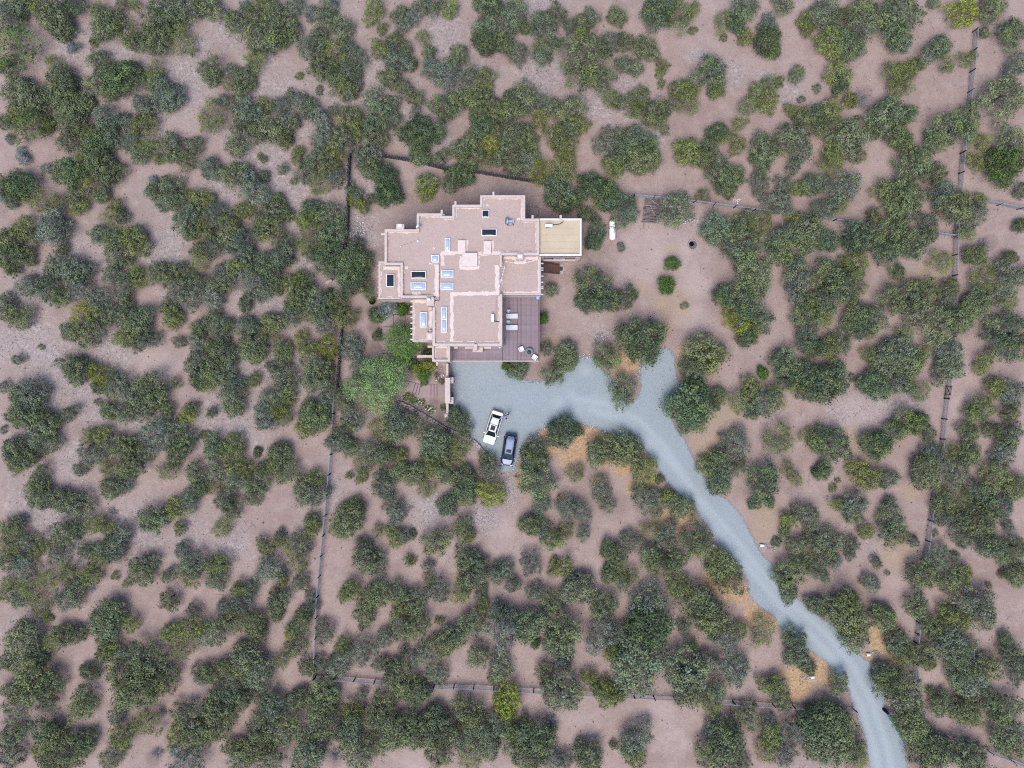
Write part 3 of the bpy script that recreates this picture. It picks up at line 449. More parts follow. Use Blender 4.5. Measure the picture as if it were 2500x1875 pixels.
gx = np.concatenate([[-700, -400, -220, -140, -100, -84], np.arange(-78, 78.01, 0.4), [84, 100, 140, 220, 400, 700]])
gy = np.concatenate([[-700, -400, -220, -140, -90, -66], np.arange(-60, 60.01, 0.4), [66, 90, 140, 220, 400, 700]])
XX, YY = np.meshgrid(gx, gy)
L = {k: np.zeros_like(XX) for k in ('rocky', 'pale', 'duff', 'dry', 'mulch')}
ROCKY = [(180,110,55),(300,150,80),(440,200,75),(350,290,65),(470,110,50),(560,60,50),(800,60,60),(820,200,70),(660,230,60),(700,290,60),(930,170,70),(1080,60,55),(1300,20,80),(1150,200,70),(1320,190,60),
 (1450,240,55),(1530,240,55),(1580,330,45),(640,400,75),(690,470,75),(720,530,60),(540,480,55),(400,610,60),(420,650,50),(600,640,50),(870,550,45),(890,590,35),(760,640,45),(640,740,70),(60,830,70),
 (130,900,80),(240,960,80),(100,1000,60),(340,1010,60),(560,1040,75),(620,900,65),(480,1040,50),(90,1230,60),(150,1270,55),(60,1550,40),(460,1300,45),(790,1195,45),(1040,1240,50),(1180,1262,40),
 (1240,1195,30),(1730,545,25),(1870,490,22),(2140,990,60),(2200,985,50),(400,480,45),(300,580,60),(200,620,45),(80,700,50),(280,850,50),(330,1290,60),(200,1330,50),(180,1130,45),(700,900,50),(760,930,50),
 (560,1330,40),(1790,180,30),(1870,200,30),(1930,230,30),(1700,130,20),(880,470,40),(1010,300,55),(1050,340,50),(1100,120,50),(590,340,40),(640,140,40),(1470,820,25),(2050,1010,30),(2130,1340,25),(2400,1330,25),(1950,1900,40)]
splat(XX, YY, L['rocky'], ROCKY, 0.95); splat(XX, YY, L['rocky'], [(x_, y_, r_ * 1.7) for x_, y_, r_ in ROCKY if x_ < 1000], 0.55)
splat(XX, YY, L['pale'], [(1640,610,60),(1560,620,60),(1590,570,45),(1700,700,40),(1690,770,45),(1480,560,20),(1100,1330,60),(1230,1350,50),(1830,720,40),(1560,660,55),(2110,1010,60),(1640,1800,50),(2350,1000,40),(1060,1430,30),(1600,1750,50),
                          (1230,1300,35),(1460,1400,40),(1020,1860,40),(500,880,60),(380,890,60),(420,80,30),(600,180,45),(720,250,40)], 0.9)
splat(XX, YY, L['dry'], [(1565,705,22),(1640,745,50),(1620,800,30),(1750,1050,55),(1720,1085,40),(1790,1010,25),(1870,1260,50),(1850,1300,30),(2090,1070,35),(2150,1100,30),(2190,1350,45),(2220,1200,25),(2240,1180,20),(2260,680,40),(1640,610,20),
                         (1300,860,14),(1345,835,20),(1650,1240,20)], 0.85)
splat(XX, YY, L['mulch'], [(1525,882,38),(1550,890,22),(1668,852,12),(1662,872,12),(1655,890,9),(1340,1060,26),(1375,1048,30),(1410,1052,34),(1450,1066,34),(1480,1078,28),(1300,1110,22),(1285,1150,22),(1275,1175,16),(1420,1095,36),(1480,1105,36),(1350,1090,22),
  (1520,1140,24),(1580,1150,24),(1545,1190,20),(1600,1175,16),(1640,1275,34),(1680,1258,18),(1690,1270,12),(1745,1345,14),(1740,1420,28),(1780,1440,34),(1810,1452,24),(1850,1498,34),(1880,1515,22),(1957,1670,34),(1975,1635,36),(1935,1700,28),(2000,1625,24),(1925,1650,24),
  (2140,1540,22),(2150,1575,26),(2185,1605,20),(2115,1608,16),(2180,1530,16),(1990,1600,10),(1390,1120,24),(2010,1660,20),(1460,1175,14),(1370,1215,12),(1420,1240,10),(1470,1225,10),(1330,1190,12)], 1.0)
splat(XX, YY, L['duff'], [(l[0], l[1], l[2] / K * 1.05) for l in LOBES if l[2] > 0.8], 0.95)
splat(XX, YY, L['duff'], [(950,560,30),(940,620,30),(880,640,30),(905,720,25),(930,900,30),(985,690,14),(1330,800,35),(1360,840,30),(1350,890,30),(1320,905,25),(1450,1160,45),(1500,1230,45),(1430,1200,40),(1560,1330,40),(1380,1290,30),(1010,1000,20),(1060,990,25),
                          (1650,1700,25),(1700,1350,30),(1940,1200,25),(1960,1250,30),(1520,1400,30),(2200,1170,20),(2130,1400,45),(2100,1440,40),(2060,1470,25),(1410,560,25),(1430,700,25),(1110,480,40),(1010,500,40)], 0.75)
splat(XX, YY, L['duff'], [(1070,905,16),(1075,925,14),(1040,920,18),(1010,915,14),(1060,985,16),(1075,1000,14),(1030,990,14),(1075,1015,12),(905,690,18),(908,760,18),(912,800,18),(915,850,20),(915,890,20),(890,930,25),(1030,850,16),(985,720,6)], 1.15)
relief = 0.10 * np.sin(XX * 0.21 + 1.3 * np.sin(YY * 0.13)) * np.sin(YY * 0.19 + 0.7) + 0.05 * np.sin(XX * 0.63 + YY * 0.41) * np.sin(YY * 0.71 - XX * 0.23)
ctr = np.maximum(np.abs(XX + 3) / 24, np.abs(YY - 8) / 20)
relief *= np.clip((ctr - 0.9) * 2, 0, 1)
def zroad(X, Y):
    # flat bed along the driveway
    out = np.full(X.shape, 1e9)
    for a, b in zip(ROADC[:-1], ROADC[1:]):
        ax, ay = P(*a); bx, by = P(*b); dx, dy = bx - ax, by - ay; tt = np.clip(((X - ax) * dx + (Y - ay) * dy) / (dx * dx + dy * dy), 0, 1)
        out = np.minimum(out, np.hypot(X - ax - tt * dx, Y - ay - tt * dy))
    return out
ROADC = [(1330,985),(1450,985),(1560,1015),(1640,1100),(1700,1200),(1790,1310),(1860,1410),(1950,1510),(2060,1600),(2110,1690),(2140,1790),(2165,1900)]
ROADD = zroad(XX, YY)
relief *= np.clip((ROADD - 5) / 4, 0, 1)
ZG = relief - 0.02
n0, n1 = XX.shape
idx = np.arange(n0 * n1).reshape(n0, n1)
F = np.stack([idx[:-1, :-1], idx[:-1, 1:], idx[1:, 1:], idx[1:, :-1]], -1).reshape(-1, 4)
me = np_mesh('ground', np.stack([XX, YY, ZG], -1).reshape(-1, 3), F, True)
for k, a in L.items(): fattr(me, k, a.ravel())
tag(obj('ground', me, M['dry_ground']), kind='structure')

def ground_z(x, y):
    i = min(max(int(np.searchsorted(gx, x)) - 1, 0), len(gx) - 2); j = min(max(int(np.searchsorted(gy, y)) - 1, 0), len(gy) - 2)
    return float(ZG[j, i] + ZG[j + 1, i] + ZG[j, i + 1] + ZG[j + 1, i + 1]) / 4

# ------------------------------------------------------------------ driveway
OUTER = [(1098,870),(1222,870),(1236,903),(1256,919),(1277,929),(1328,931),(1366,926),(1385,897),(1407,877),(1430,872),(1448,875),(1459,893),(1476,912),(1492,928),(1502,960),(1530,990),(1556,975),(1566,950),(1564,917),(1568,887),(1590,866),
 (1612,853),(1630,852),(1645,870),(1648,900),(1654,935),(1660,953),(1642,976),(1638,1021),(1646,1044),(1664,1066),(1688,1112),(1717,1166),(1730,1193),(1753,1211),(1773,1222),(1796,1244),(1816,1274),(1839,1319),(1856,1352),(1882,1380),(1896,1419),(1918,1450),
 (1952,1466),(1978,1482),(2005,1514),(2041,1532),(2056,1550),(2070,1577),(2092,1592),(2106,1608),(2132,1624),(2140,1658),(2154,1690),(2162,1730),(2208,1816),(2214,1905),(2132,1905),(2115,1805),(2099,1755),(2088,1730),(2077,1703),(2078,1690),(2066,1667),(2041,1645),
 (2018,1613),(1990,1594),(1966,1578),(1930,1545),(1907,1530),(1889,1502),(1853,1478),(1832,1453),(1825,1412),(1812,1392),(1789,1360),(1762,1342),(1746,1317),(1738,1294),(1710,1261),(1697,1231),(1660,1207),(1636,1184),(1610,1145),(1597,1125),(1581,1101),(1563,1075),
 (1545,1060),(1500,1058),(1452,1042),(1407,1030),(1373,1026),(1348,1030),(1328,1042),(1305,1060),(1283,1077),(1272,1098),(1260,1125),(1256,1150),(1222,1152),(1210,1120),(1188,1104),(1167,1087),(1150,1066),(1146,1042),(1140,1017),(1127,1001),(1106,988),(1106,900),(1098,890)]
poly = np.array([P(*p) for p in OUTER])
def poly_sd(X, Y, poly):
    d = np.full(X.shape, 1e9); ins = np.zeros(X.shape, bool)
    for (ax, ay), (bx, by) in zip(poly, np.roll(poly, -1, 0)):
        dx, dy = bx - ax, by - ay; tt = np.clip(((X - ax) * dx + (Y - ay) * dy) / (dx * dx + dy * dy), 0, 1)
        d = np.minimum(d, np.hypot(X - ax - tt * dx, Y - ay - tt * dy))
        c = (ay > Y) != (by > Y)
        ins ^= c & (X < (bx - ax) * (Y - ay) / (by - ay + 1e-12) + ax)
    return np.where(ins, d, -d)
dx_ = np.arange(poly[:, 0].min() - 1.2, poly[:, 0].max() + 1.2, 0.4); dy_ = np.arange(poly[:, 1].min() - 1.2, poly[:, 1].max() + 1.2, 0.4)
DX, DY = np.meshgrid(dx_, dy_); SD = poly_sd(DX, DY, poly)
def pl_dist(X, Y, pts):
    out = np.full(X.shape, 1e9)
    for a, b in zip(pts[:-1], pts[1:]):
        ax, ay = P(*a); bx, by = P(*b); ddx, ddy = bx - ax, by - ay; tt = np.clip(((X - ax) * ddx + (Y - ay) * ddy) / (ddx * ddx + ddy * ddy), 0, 1)
        out = np.minimum(out, np.hypot(X - ax - tt * ddx, Y - ay - tt * ddy))
    return out
TR1 = [(1400,975),(1480,985),(1560,1025),(1620,1090),(1680,1180),(1750,1290),(1830,1390),(1900,1470),(1990,1560),(2060,1640),(2105,1730),(2135,1830),(2150,1900)]
TR2 = [(1440,1000),(1520,1022),(1590,1080),(1650,1140),(1712,1222),(1780,1300),(1850,1385),(1930,1470),(2020,1550),(2085,1630),(2130,1720),(2165,1820),(2180,1900)]
TRK = np.maximum(np.clip(1.2 - pl_dist(DX, DY, TR1) / 0.7, 0, 1), np.clip(1.2 - pl_dist(DX, DY, TR2) / 0.7, 0, 1))
for px, py, r in ((1365,985,26),(1395,965,18),(1410,1000,24),(1430,905,22),(1450,985,30)):
    x, y = P(px, py); TRK = np.maximum(TRK, np.clip(1 - np.hypot(DX - x, DY - y) / (r * K), 0, 1))
m0, m1 = DX.shape; idx = np.arange(m0 * m1).reshape(m0, m1)
keep = (SD > -1.1)
F = np.stack([idx[:-1, :-1], idx[:-1, 1:], idx[1:, 1:], idx[1:, :-1]], -1)
ok = keep[:-1, :-1] & keep[:-1, 1:] & keep[1:, 1:] & keep[1:, :-1]
F = F[ok]; used = np.unique(F); remap = np.full(m0 * m1, -1); remap[used] = np.arange(len(used))
DZ = 0.012 + 0.025 * np.clip(SD / 2, 0, 1)
Vd = np.stack([DX, DY, DZ], -1).reshape(-1, 3)[used]
me = np_mesh('driveway', Vd, remap[F], True)
fattr(me, 'edge', np.clip(0.70 + SD.ravel()[used] / 1.5, 0, 2)); fattr(me, 'track', TRK.ravel()[used])
tag(obj('driveway', me, M['drive_gravel']), kind='structure')

# ------------------------------------------------------------------ loose stones
OCT = np.array([(1,0,0),(-1,0,0),(0,1,0),(0,-1,0),(0,0,1),(0,0,-1)], float)
OCF = np.array([(0,2,4),(2,1,4),(1,3,4),(3,0,4),(2,0,5),(1,2,5),(3,1,5),(0,3,5)])
def stones(name, pts, size, tint, label, cat, zoff=0.0, parent=None):
    n = len(pts); pts = np.asarray(pts, float)
    s = RNG.uniform(size[0], size[1], n)[:, None, None] * RNG.uniform(0.65, 1.3, (n, 1, 3)) * np.array([1, 1, 0.7])
    V = OCT[None] * s * RNG.uniform(0.75, 1.2, (n, 6, 3))
    a = RNG.uniform(0, 6.28, n); c, sn = np.cos(a)[:, None], np.sin(a)[:, None]
    V = np.stack([V[:, :, 0] * c - V[:, :, 1] * sn, V[:, :, 0] * sn + V[:, :, 1] * c, V[:, :, 2]], -1)
    V += pts[:, None, :]
    F = (OCF[None] + (np.arange(n) * 6)[:, None, None]).reshape(-1, 3)
    me = np_mesh(name, V.reshape(-1, 3), F)
    fattr(me, 'tint', np.repeat(np.clip(RNG.uniform(tint[0], tint[1], n), 0, 1), 6))
    o = obj(name, me, M['stone_mix'], parent)
    return tag(o, label, cat, kind='stuff')

pts = []
while len(pts) < 15000:                                      # pebbles where the ground is stony
    x, y = RNG.uniform(-74, 74), RNG.uniform(-55.5, 55.5)
    i, j = np.searchsorted(gx, x), np.searchsorted(gy, y)
    if ROADD[min(j, len(gy) - 1), min(i, len(gx) - 1)] < 4: continue
    if RNG.random() < L['rocky'][j, i] ** 2 * 0.9 + 0.012: pts.append((x, y, ground_z(x, y) + 0.02))
stones('pebbles', pts, (0.03, 0.095), (0.1, 0.95), 'pale pebbles strewn over the dry slope', 'pebbles')
def along(line, width, per_m):
    out = []
    for a, b in zip(line[:-1], line[1:]):
        A, B = np.array(P(*a)), np.array(P(*b)); ln = np.hypot(*(B - A)); nrm = np.array([-(B - A)[1], (B - A)[0]]) / ln
        for _ in range(int(ln * per_m)):
            q = A + (B - A) * RNG.random() + nrm * RNG.normal(0, width * 0.5); out.append((q[0], q[1], ground_z(*q) + 0.04))
    return out
stones('stone_edging', along([(1250,1150),(1262,1125),(1274,1098),(1285,1077),(1305,1062),(1330,1044),(1350,1032),(1375,1028),(1407,1032),(1452,1044),(1500,1061),(1540,1062)], 0.42, 16), (0.06, 0.15), (0.45, 1.0), 'pale rocks lining the curved lower edge of the gravel court', 'edging stones')
stones('stone_edging', along([(1225,886),(1240,907),(1260,924),(1278,932),(1328,934),(1366,930)], 0.25, 14), (0.06, 0.14), (0.35, 0.85), 'reddish rocks lining the planted bed below the deck', 'edging stones')
stones('stone_edging', along([(1408,872),(1430,867),(1450,871)], 0.6, 22) + along([(1462,812),(1476,830)], 1.0, 40), (0.05, 0.14), (0.4, 1.0), 'heap of pale rocks at the top notch of the gravel court', 'edging stones')
stones('stone_edging', along([(1570,872),(1562,900),(1556,918)], 0.45, 24), (0.05, 0.13), (0.55, 1.0), 'white rocks edging the wood chip island', 'edging stones')
stones('stone_edging', along([(1664,925),(1662,945),(1650,965)], 0.45, 24), (0.05, 0.13), (0.5, 1.0), 'white rocks right of the short gravel spur', 'edging stones')
stones('stone_edging', along([(1143,1010),(1149,1042),(1153,1066),(1170,1088),(1190,1106),(1206,1118)], 0.5, 14), (0.06, 0.15), (0.4, 1.0), 'pale rocks left of the parked cars', 'edging stones')
stones('stone_edging', along([(1286,503),(1300,504),(1314,506),(1316,518),(1316,530)], 0.12, 16), (0.06, 0.13), (0.2, 0.7), 'stones framing a small plot above the tan roofed wing', 'edging stones')
stones('rock_patch', [(*P(1678 + RNG.normal(0, 12), 538 + RNG.normal(0, 5)), 0.03) for _ in range(170)], (0.05, 0.12), (0.65, 1.0), 'patch of white rocks beside the tree near the fire pit', 'rocks')
stones('rock_patch', [(*P(1798 + RNG.normal(0, 5), 491 + RNG.normal(0, 5)), 0.03) for _ in range(40)], (0.07, 0.16), (0.75, 1.0), 'small group of white rocks beyond the upper fence', 'rocks')
stones('rock_patch', [(*P(1244 + RNG.normal(0, 12), 1203 + RNG.normal(0, 28)), 0.02) for _ in range(200)] + [(*P(1185 + RNG.normal(0, 20), 1266 + RNG.normal(0, 7)), 0.02) for _ in range(120)], (0.04, 0.10), (0.4, 1.0), 'scattered pale rocks below the silver car', 'rocks')
# ------------------------------------------------------------------ the house
house = tag(empty('adobe_house', (*ZP(800, 800, 5), 0)), 'pink stucco flat roofed house with skylights and stepped parapets', 'house')
HL = Vector(house.location)
def local(o):                       # house parts are laid out in world space
    if o.parent is house: o.matrix_parent_inverse = Matrix.Translation(-HL)
    return o

def zpoly(pts, z): return [ZP(x, y, z) for x, y in pts]

def block(poly, zr, wallmat='stucco', roofmat='roof_gravel', ztop=None, z0=-0.15):
    pl = zpoly(poly, ztop or zr)
    n = len(pl)
    mb = MB(); V = [(x, y, z0) for x, y in pl] + [(x, y, zr - 0.03) for x, y in pl]
    mb.add(V, [(i, (i + 1) % n, n + (i + 1) % n, n + i) for i in range(n)])
    w = local(mb.build('wall', M[wallmat], house))
    mr = MB(); mr.add([(x, y, zr) for x, y in pl], [tuple(range(n))])
    me = bpy.data.meshes.new('roof'); me.from_pydata(mr.v, [], mr.f)
    bm = bmesh.new(); bm.from_mesh(me); bmesh.ops.triangulate(bm, faces=bm.faces, ngon_method='EAR_CLIP'); bmesh.ops.recalc_face_normals(bm, faces=bm.faces)
    for f_ in bm.faces:
        if f_.normal.z < 0: f_.normal_flip()
    bm.to_mesh(me); bm.free()
    r = local(obj('roof', me, M[roofmat], house)); r['zr'] = zr
    return w, r

def parapet(poly, zr, ztop, width, parent, closed=False, mat='coping', side=1, name='parapet', bevel=0.07):
    """mitred wall along a line of photo points; the thickness lies on the given side"""
    pl = [Vector(p) for p in zpoly(poly, ztop)]; n = len(pl)
    inner = []
    for i in range(n):
        dirs = []
        if i > 0 or closed: dirs.append((pl[i] - pl[i - 1]).normalized())
        if i < n - 1 or closed: dirs.append((pl[(i + 1) % n] - pl[i]).normalized())
        ns = [Vector((-d.y, d.x)) * side for d in dirs]
        if len(ns) == 2:
            m = (ns[0] + ns[1]); m = m / max(m.dot(ns[0]), 0.25)
        else: m = ns[0]
        inner.append(pl[i] + m * width)
    V = []
    for a, b in zip(pl, inner): V += [(a.x, a.y, zr - 0.4), (a.x, a.y, ztop), (b.x, b.y, ztop), (b.x, b.y, zr - 0.4)]
    F = []
    for i in range(n if closed else n - 1):
        a, b = 4 * i, 4 * ((i + 1) % n)
        for k in range(4): F.append((a + k, a + (k + 1) % 4, b + (k + 1) % 4, b + k))
    if not closed: F += [(0, 1, 2, 3), (4 * n - 4, 4 * n - 3, 4 * n - 2, 4 * n - 1)]
    return local(MB().add(V, F).build(name, M[mat], parent, bevel=bevel, smooth=False))

_strip_k = [0]
def sealant(line, zr, width, parent, amp=0.16, mat='sealant'):
    """ragged smear of roof sealant along a line"""
    _strip_k[0] += 1; z = zr + 0.006 + 0.0035 * (_strip_k[0] % 9)
    pts = [Vector(ZP(x, y, zr)) for x, y in line]; L_, R_ = [], []
    r = np.random.default_rng(100 + _strip_k[0]); ph = r.uniform(0, 6, 4); s = 0.0
    for a, b in zip(pts[:-1], pts[1:]):
        d = (b - a); ln = d.length; d.normalize(); nn = Vector((-d.y, d.x)); k = max(int(ln / 0.1), 2)
        for i in range(k + 1):
            q = a + d * (ln * i / k); s += 0.1
            wl_ = width / 2 + amp * (0.5 * math.sin(s * 3.1 + ph[0]) + 0.35 * math.sin(s * 7.7 + ph[1])) * 0.6 + r.uniform(-amp, amp) * 0.35
            wr_ = width / 2 + amp * (0.5 * math.sin(s * 2.7 + ph[2]) + 0.35 * math.sin(s * 6.3 + ph[3])) * 0.6 + r.uniform(-amp, amp) * 0.35
            L_.append(q + nn * max(wl_, 0.02)); R_.append(q - nn * max(wr_, 0.02))
    V = [(p.x, p.y, z) for p in L_] + [(p.x, p.y, z) for p in R_]; n = len(L_)
    return local(MB().add(V, [(i, i + 1, n + i + 1, n + i) for i in range(n - 1)]).build('sealant_band', M[mat], parent))

Z1, T1 = 6.45, 6.95
MAIN = [(133,412),(405,412),(405,278),(622,278),(622,300),(705,300),(705,205),(940,205),(940,125),(1322,125),(1322,322),(1440,322),(1440,630),(1112,630),(1112,962),(1128,962),(1128,1398),(538,1398),(538,992),(268,992),(268,715),(133,715)]
w1, r1 = block(MAIN, Z1, ztop=T1)
parapet([(540,992),(268,992),(268,715),(133,715),(133,412),(405,412),(405,278),(622,278),(622,300),(705,300),(705,205),(940,205),(940,125),(1322,125),(1322,322),(1440,322)], Z1, T1, 0.34, r1, side=-1)
parapet([(1440,345),(1440,630),(1112,630)], Z1, T1 + 0.01, 0.34, r1, side=-1)
parapet([(1128,958),(1128,1398),(538,1398),(538,1070)], Z1, T1 - 0.1, 0.36, r1, side=-1)
Z2 = 5.55
w2, r2 = block([(1060,600),(1453,600),(1453,968),(1060,968)], Z2, ztop=Z2 + 0.12)
parapet([(1453,640),(1453,968),(1132,968)], Z2, Z2 + 0.12, 0.2, r2, side=-1, bevel=0.03)
Z3 = 5.3
w3, r3 = block([(83,685),(300,685),(300,1003),(83,1003)], Z3, ztop=Z3 + 0.12)
parapet([(265,1003),(83,1003),(83,685),(140,685)], Z3, Z3 + 0.12, 0.22, r3, side=-1, bevel=0.03)
Z4 = 5.2
w4, r4 = block([(370,965),(570,965),(570,1362),(370,1362)], Z4, ztop=Z4 + 0.12)
parapet([(500,1362),(370,1362),(370,1005)], Z4, Z4 + 0.12, 0.2, r4, side=-1, bevel=0.03)
Z6, T6 = 5.6, 6.05
TOW = [(535,1372),(688,1372),(688,1530),(535,1530)]
w6, r6 = block(TOW, Z6, ztop=T6)
parapet([(688,1400),(688,1530),(535,1530),(535,1400)], Z6, T6, 0.3, r6, side=-1)
Z7, T7 = 6.15, 6.5
w7, r7 = block([(1425,322),(1797,322),(1797,637),(1425,637)], Z7, roofmat='tan_membrane', ztop=T7)
parapet([(1442,322),(1797,322),(1797,637),(1442,637)], Z7, T7, 0.25, r7, side=-1, mat='white_coping', bevel=0.02)
for y in (405, 462, 520, 577):
    a, b = ZP(1455, y, Z7), ZP(1780, y, Z7)
    local(MB().box(((a[0] + b[0]) / 2, a[1], Z7 + 0.012), (b[0] - a[0], 0.03, 0.02)).build('membrane_seam', M['conduit'], r7))

# sealant bands on the gravelled roof
for line, wd in (([(612,618),(760,612)],0.5), ([(920,622),(1110,616)],0.45), ([(622,610),(625,720)],0.45), ([(578,712),(576,960)],0.62), ([(600,962),(500,985)],0.6), ([(690,962),(1100,952)],0.5), ([(702,950),(704,1385)],0.46),
                 ([(1082,715),(1086,970)],0.55), ([(770,742),(930,742)],0.45), ([(778,640),(778,740)],0.35), ([(925,640),(925,740)],0.35), ([(828,505),(828,600)],0.3), ([(1045,512),(1048,610)],0.3), ([(560,980),(556,1370)],0.3), ([(555,1375),(1110,1375)],0.5),
                 ([(1110,975),(1108,1375)],0.45), ([(285,725),(284,985)],0.42), ([(150,702),(262,702)],0.35), ([(152,430),(152,700)],0.4), ([(165,434),(420,434)],0.4), ([(425,300),(424,420)],0.4), ([(430,300),(640,302)],0.4), ([(640,322),(720,322)],0.4),
                 ([(728,230),(728,318)],0.4), ([(735,230),(950,230)],0.4), ([(962,150),(962,230)],0.4), ([(965,148),(1300,148)],0.35), ([(1298,150),(1298,340)],0.4), ([(1300,344),(1425,342)],0.35), ([(1420,345),(1420,610)],0.4), ([(1100,612),(1420,612)],0.4), ([(370,968),(440,955)],0.6)):
    sealant(line, Z1, wd, r1)
for line, wd in (([(1118,690),(1118,960)],0.4), ([(1140,655),(1430,660)],0.4), ([(1230,690),(1330,690)],0.5), ([(1135,950),(1440,950)],0.3), ([(1436,670),(1436,940)],0.25)): sealant(line, Z2, wd, r2)
for line, wd in (([(125,742),(262,738)],0.5), ([(98,700),(98,985)],0.25), ([(105,990),(255,990)],0.2), ([(255,740),(258,985)],0.3)): sealant(line, Z3, wd, r3)
for line, wd in (([(385,1025),(500,1022)],0.4), ([(384,1030),(384,1345)],0.2), ([(524,1070),(522,1280)],0.45), ([(390,1350),(490,1350)],0.2)): sealant(line, Z4, wd, r4)
for line, wd in (([(560,1410),(665,1410)],0.25), ([(562,1420),(562,1500)],0.2), ([(664,1420),(664,1500)],0.2), ([(560,1505),(668,1505)],0.2)): sealant(line, Z6, wd, r6, amp=0.08)

# plastered duct boxes
def rbox(x0, y0, x1, y1, z0, z1, mat, name, parent, bevel=0.05):
    a, b = ZP(x0, y0, z1), ZP(x1, y1, z1)
    return local(MB().box(((a[0] + b[0]) / 2, (a[1] + b[1]) / 2, (z0 + z1) / 2), (abs(b[0] - a[0]), abs(a[1] - b[1]), z1 - z0)).build(name, M[mat], parent, bevel=bevel))
rbox(752, 505, 818, 622, Z1 - 0.1, Z1 + 0.42, 'sealant', 'duct_box', r1)
rbox(970, 512, 1034, 624, Z1 - 0.1, Z1 + 0.40, 'sealant', 'duct_box', r1)
rbox(790, 612, 917, 725, Z1 - 0.1, Z1 + 0.55, 'sealant', 'duct_box', r1)
rbox(1106, 628, 1124, 730, Z2 - 0.1, T1 - 0.02, 'coping', 'wing_wall', r2)
rbox(378, 945, 435, 985, Z1 - 0.1, Z1 + 0.12, 'sealant', 'drain_saddle', r1)
# skylights
def skylight(x0, y0, x1, y1, zr, dark, parent, split=False):
    a, b = ZP(x0, y0, zr + 0.3), ZP(x1, y1, zr + 0.3)
    X0, X1, Y0, Y1 = a[0], b[0], b[1], a[1]; cx, cy = (X0 + X1) / 2, (Y0 + Y1) / 2; fw = 0.09
    s = MB()
    for c, d in (((cx, Y0 + fw / 2), (X1 - X0, fw)), ((cx, Y1 - fw / 2), (X1 - X0, fw)), ((X0 + fw / 2, cy), (fw, Y1 - Y0 - 2 * fw)), ((X1 - fw / 2, cy), (fw, Y1 - Y0 - 2 * fw))):
        s.box((c[0], c[1], zr + 0.14), (d[0], d[1], 0.28))
    sk = local(s.build('skylight', M['white_metal'], house, bevel=0.012, seg=1))
    spans = [(Y0 + fw, Y1 - fw)]
    if split:
        spans = [(Y0 + fw, cy - 0.05), (cy + 0.05, Y1 - fw)]
        o = MB().box((cx, cy, zr + 0.14), (X1 - X0 - 2 * fw, 0.10, 0.275)).build('glazing_bar', M['white_metal'], sk)
    for y0_, y1_ in spans:
        xa, xb = X0 + fw + 0.004, X1 - fw - 0.004; h = 0.03 if dark else 0.20; ins = 0.0
        n = 7; V, Fq = [], []
        for j in range(n + 1):
            for i in range(n + 1):
                u, v = i / n, j / n; q = (1 - (2 * u - 1) ** 4) * (1 - (2 * v - 1) ** 4)
                V.append((xa + (xb - xa) * u, y0_ + (y1_ - y0_) * v, zr + 0.25 + h * q ** 0.7))
        for j in range(n):
            for i in range(n): k = j * (n + 1) + i; Fq.append((k, k + 1, k + n + 2, k + n + 1))
        p = MB().add(V, Fq).build('pane', M['skylight_dark' if dark else 'skylight_blue'], sk, smooth=True)
    return sk
for q in ((955,250,1018,312,1),(952,408,1080,469,1),(643,485,688,597,0),(529,630,592,692,0),(356,767,483,828,1),(354,862,481,924,0),(610,760,715,820,0),(607,864,715,924,0)): skylight(*q[:4], Z1, q[4], r1)
skylight(612, 1067, 661, 1285, Z1, 0, r1, split=True)
skylight(148, 790, 217, 900, Z3, 1, r3)
skylight(432, 1112, 494, 1242, Z4, 0, r4)
# chimneys
def chimney(x0, y0, x1, y1, ztop, cap, parent, z0=4.0):
    c = rbox(x0, y0, x1, y1, z0, ztop, 'stucco', 'chimney', house, bevel=0.1)
    if cap:
        a = ZP(*cap, ztop + 0.2); o = MB().box((a[0], a[1], ztop + 0.14), (0.55, 0.42, 0.24)).build('chimney_cap', M['white_metal'], c, bevel=0.04)
    return c
chimney(232, 368, 300, 415, 7.1, (262, 383), w1, 0.0)
chimney(1250, 620, 1308, 668, 7.2, (1280, 640), r2, 5.0)
ch = chimney(487, 985, 552, 1058, 7.25, None, r1, 4.8)
a = ZP(509, 1008, 7.4); o = MB().lathe([(0.17, 0), (0.17, 0.3), (0.26, 0.32), (0.26, 0.42), (0.05, 0.5)], 14, (a[0], a[1], 7.2)).build('flue', M['white_metal'], ch, smooth=True)
rbox(505, 1068, 534, 1098, Z4 - 0.1, Z4 + 0.9, 'stucco', 'pier', r4)
rbox(505, 1262, 534, 1280, Z4 - 0.1, Z4 + 0.9, 'stucco', 'pier', r4)
hb = rbox(486, 1284, 541, 1350, Z4 - 0.1, 6.5, 'coping', 'scupper_box', house)
o = rbox(497, 1298, 534, 1340, 6.4, 6.56, 'sealant', 'scupper_pan', hb, bevel=0.02)
chimney(888, 1382, 918, 1432, 7.15, None, w1, 2.5); rbox(876, 1400, 964, 1448, 2.9, 4.9, 'coping', 'chimney_base', w1, bevel=0.1)
# drain spouts on the parapets
def spout(x, y, dx, dy, z, parent, mat='coping'):
    a = ZP(x, y, z); return local(MB().box((a[0] + dx * 0.12, a[1] + dy * 0.12, z), (0.28 + abs(dx) * 0.34, 0.28 + abs(dy) * 0.34, 0.2)).build('drain_spout', M[mat], parent, bevel=0.03))
for x, y in ((733, 205), (617, 278), (1053, 125), (1383, 322), (1620, 322)): spout(x, y, 0, 1, 6.9, w1)
spout(133, 456, -1, 0, 6.9, w1); spout(525, 1404, -1, 0, 5.6, w6); spout(578, 1540, 0, -1, 3.4, w6)
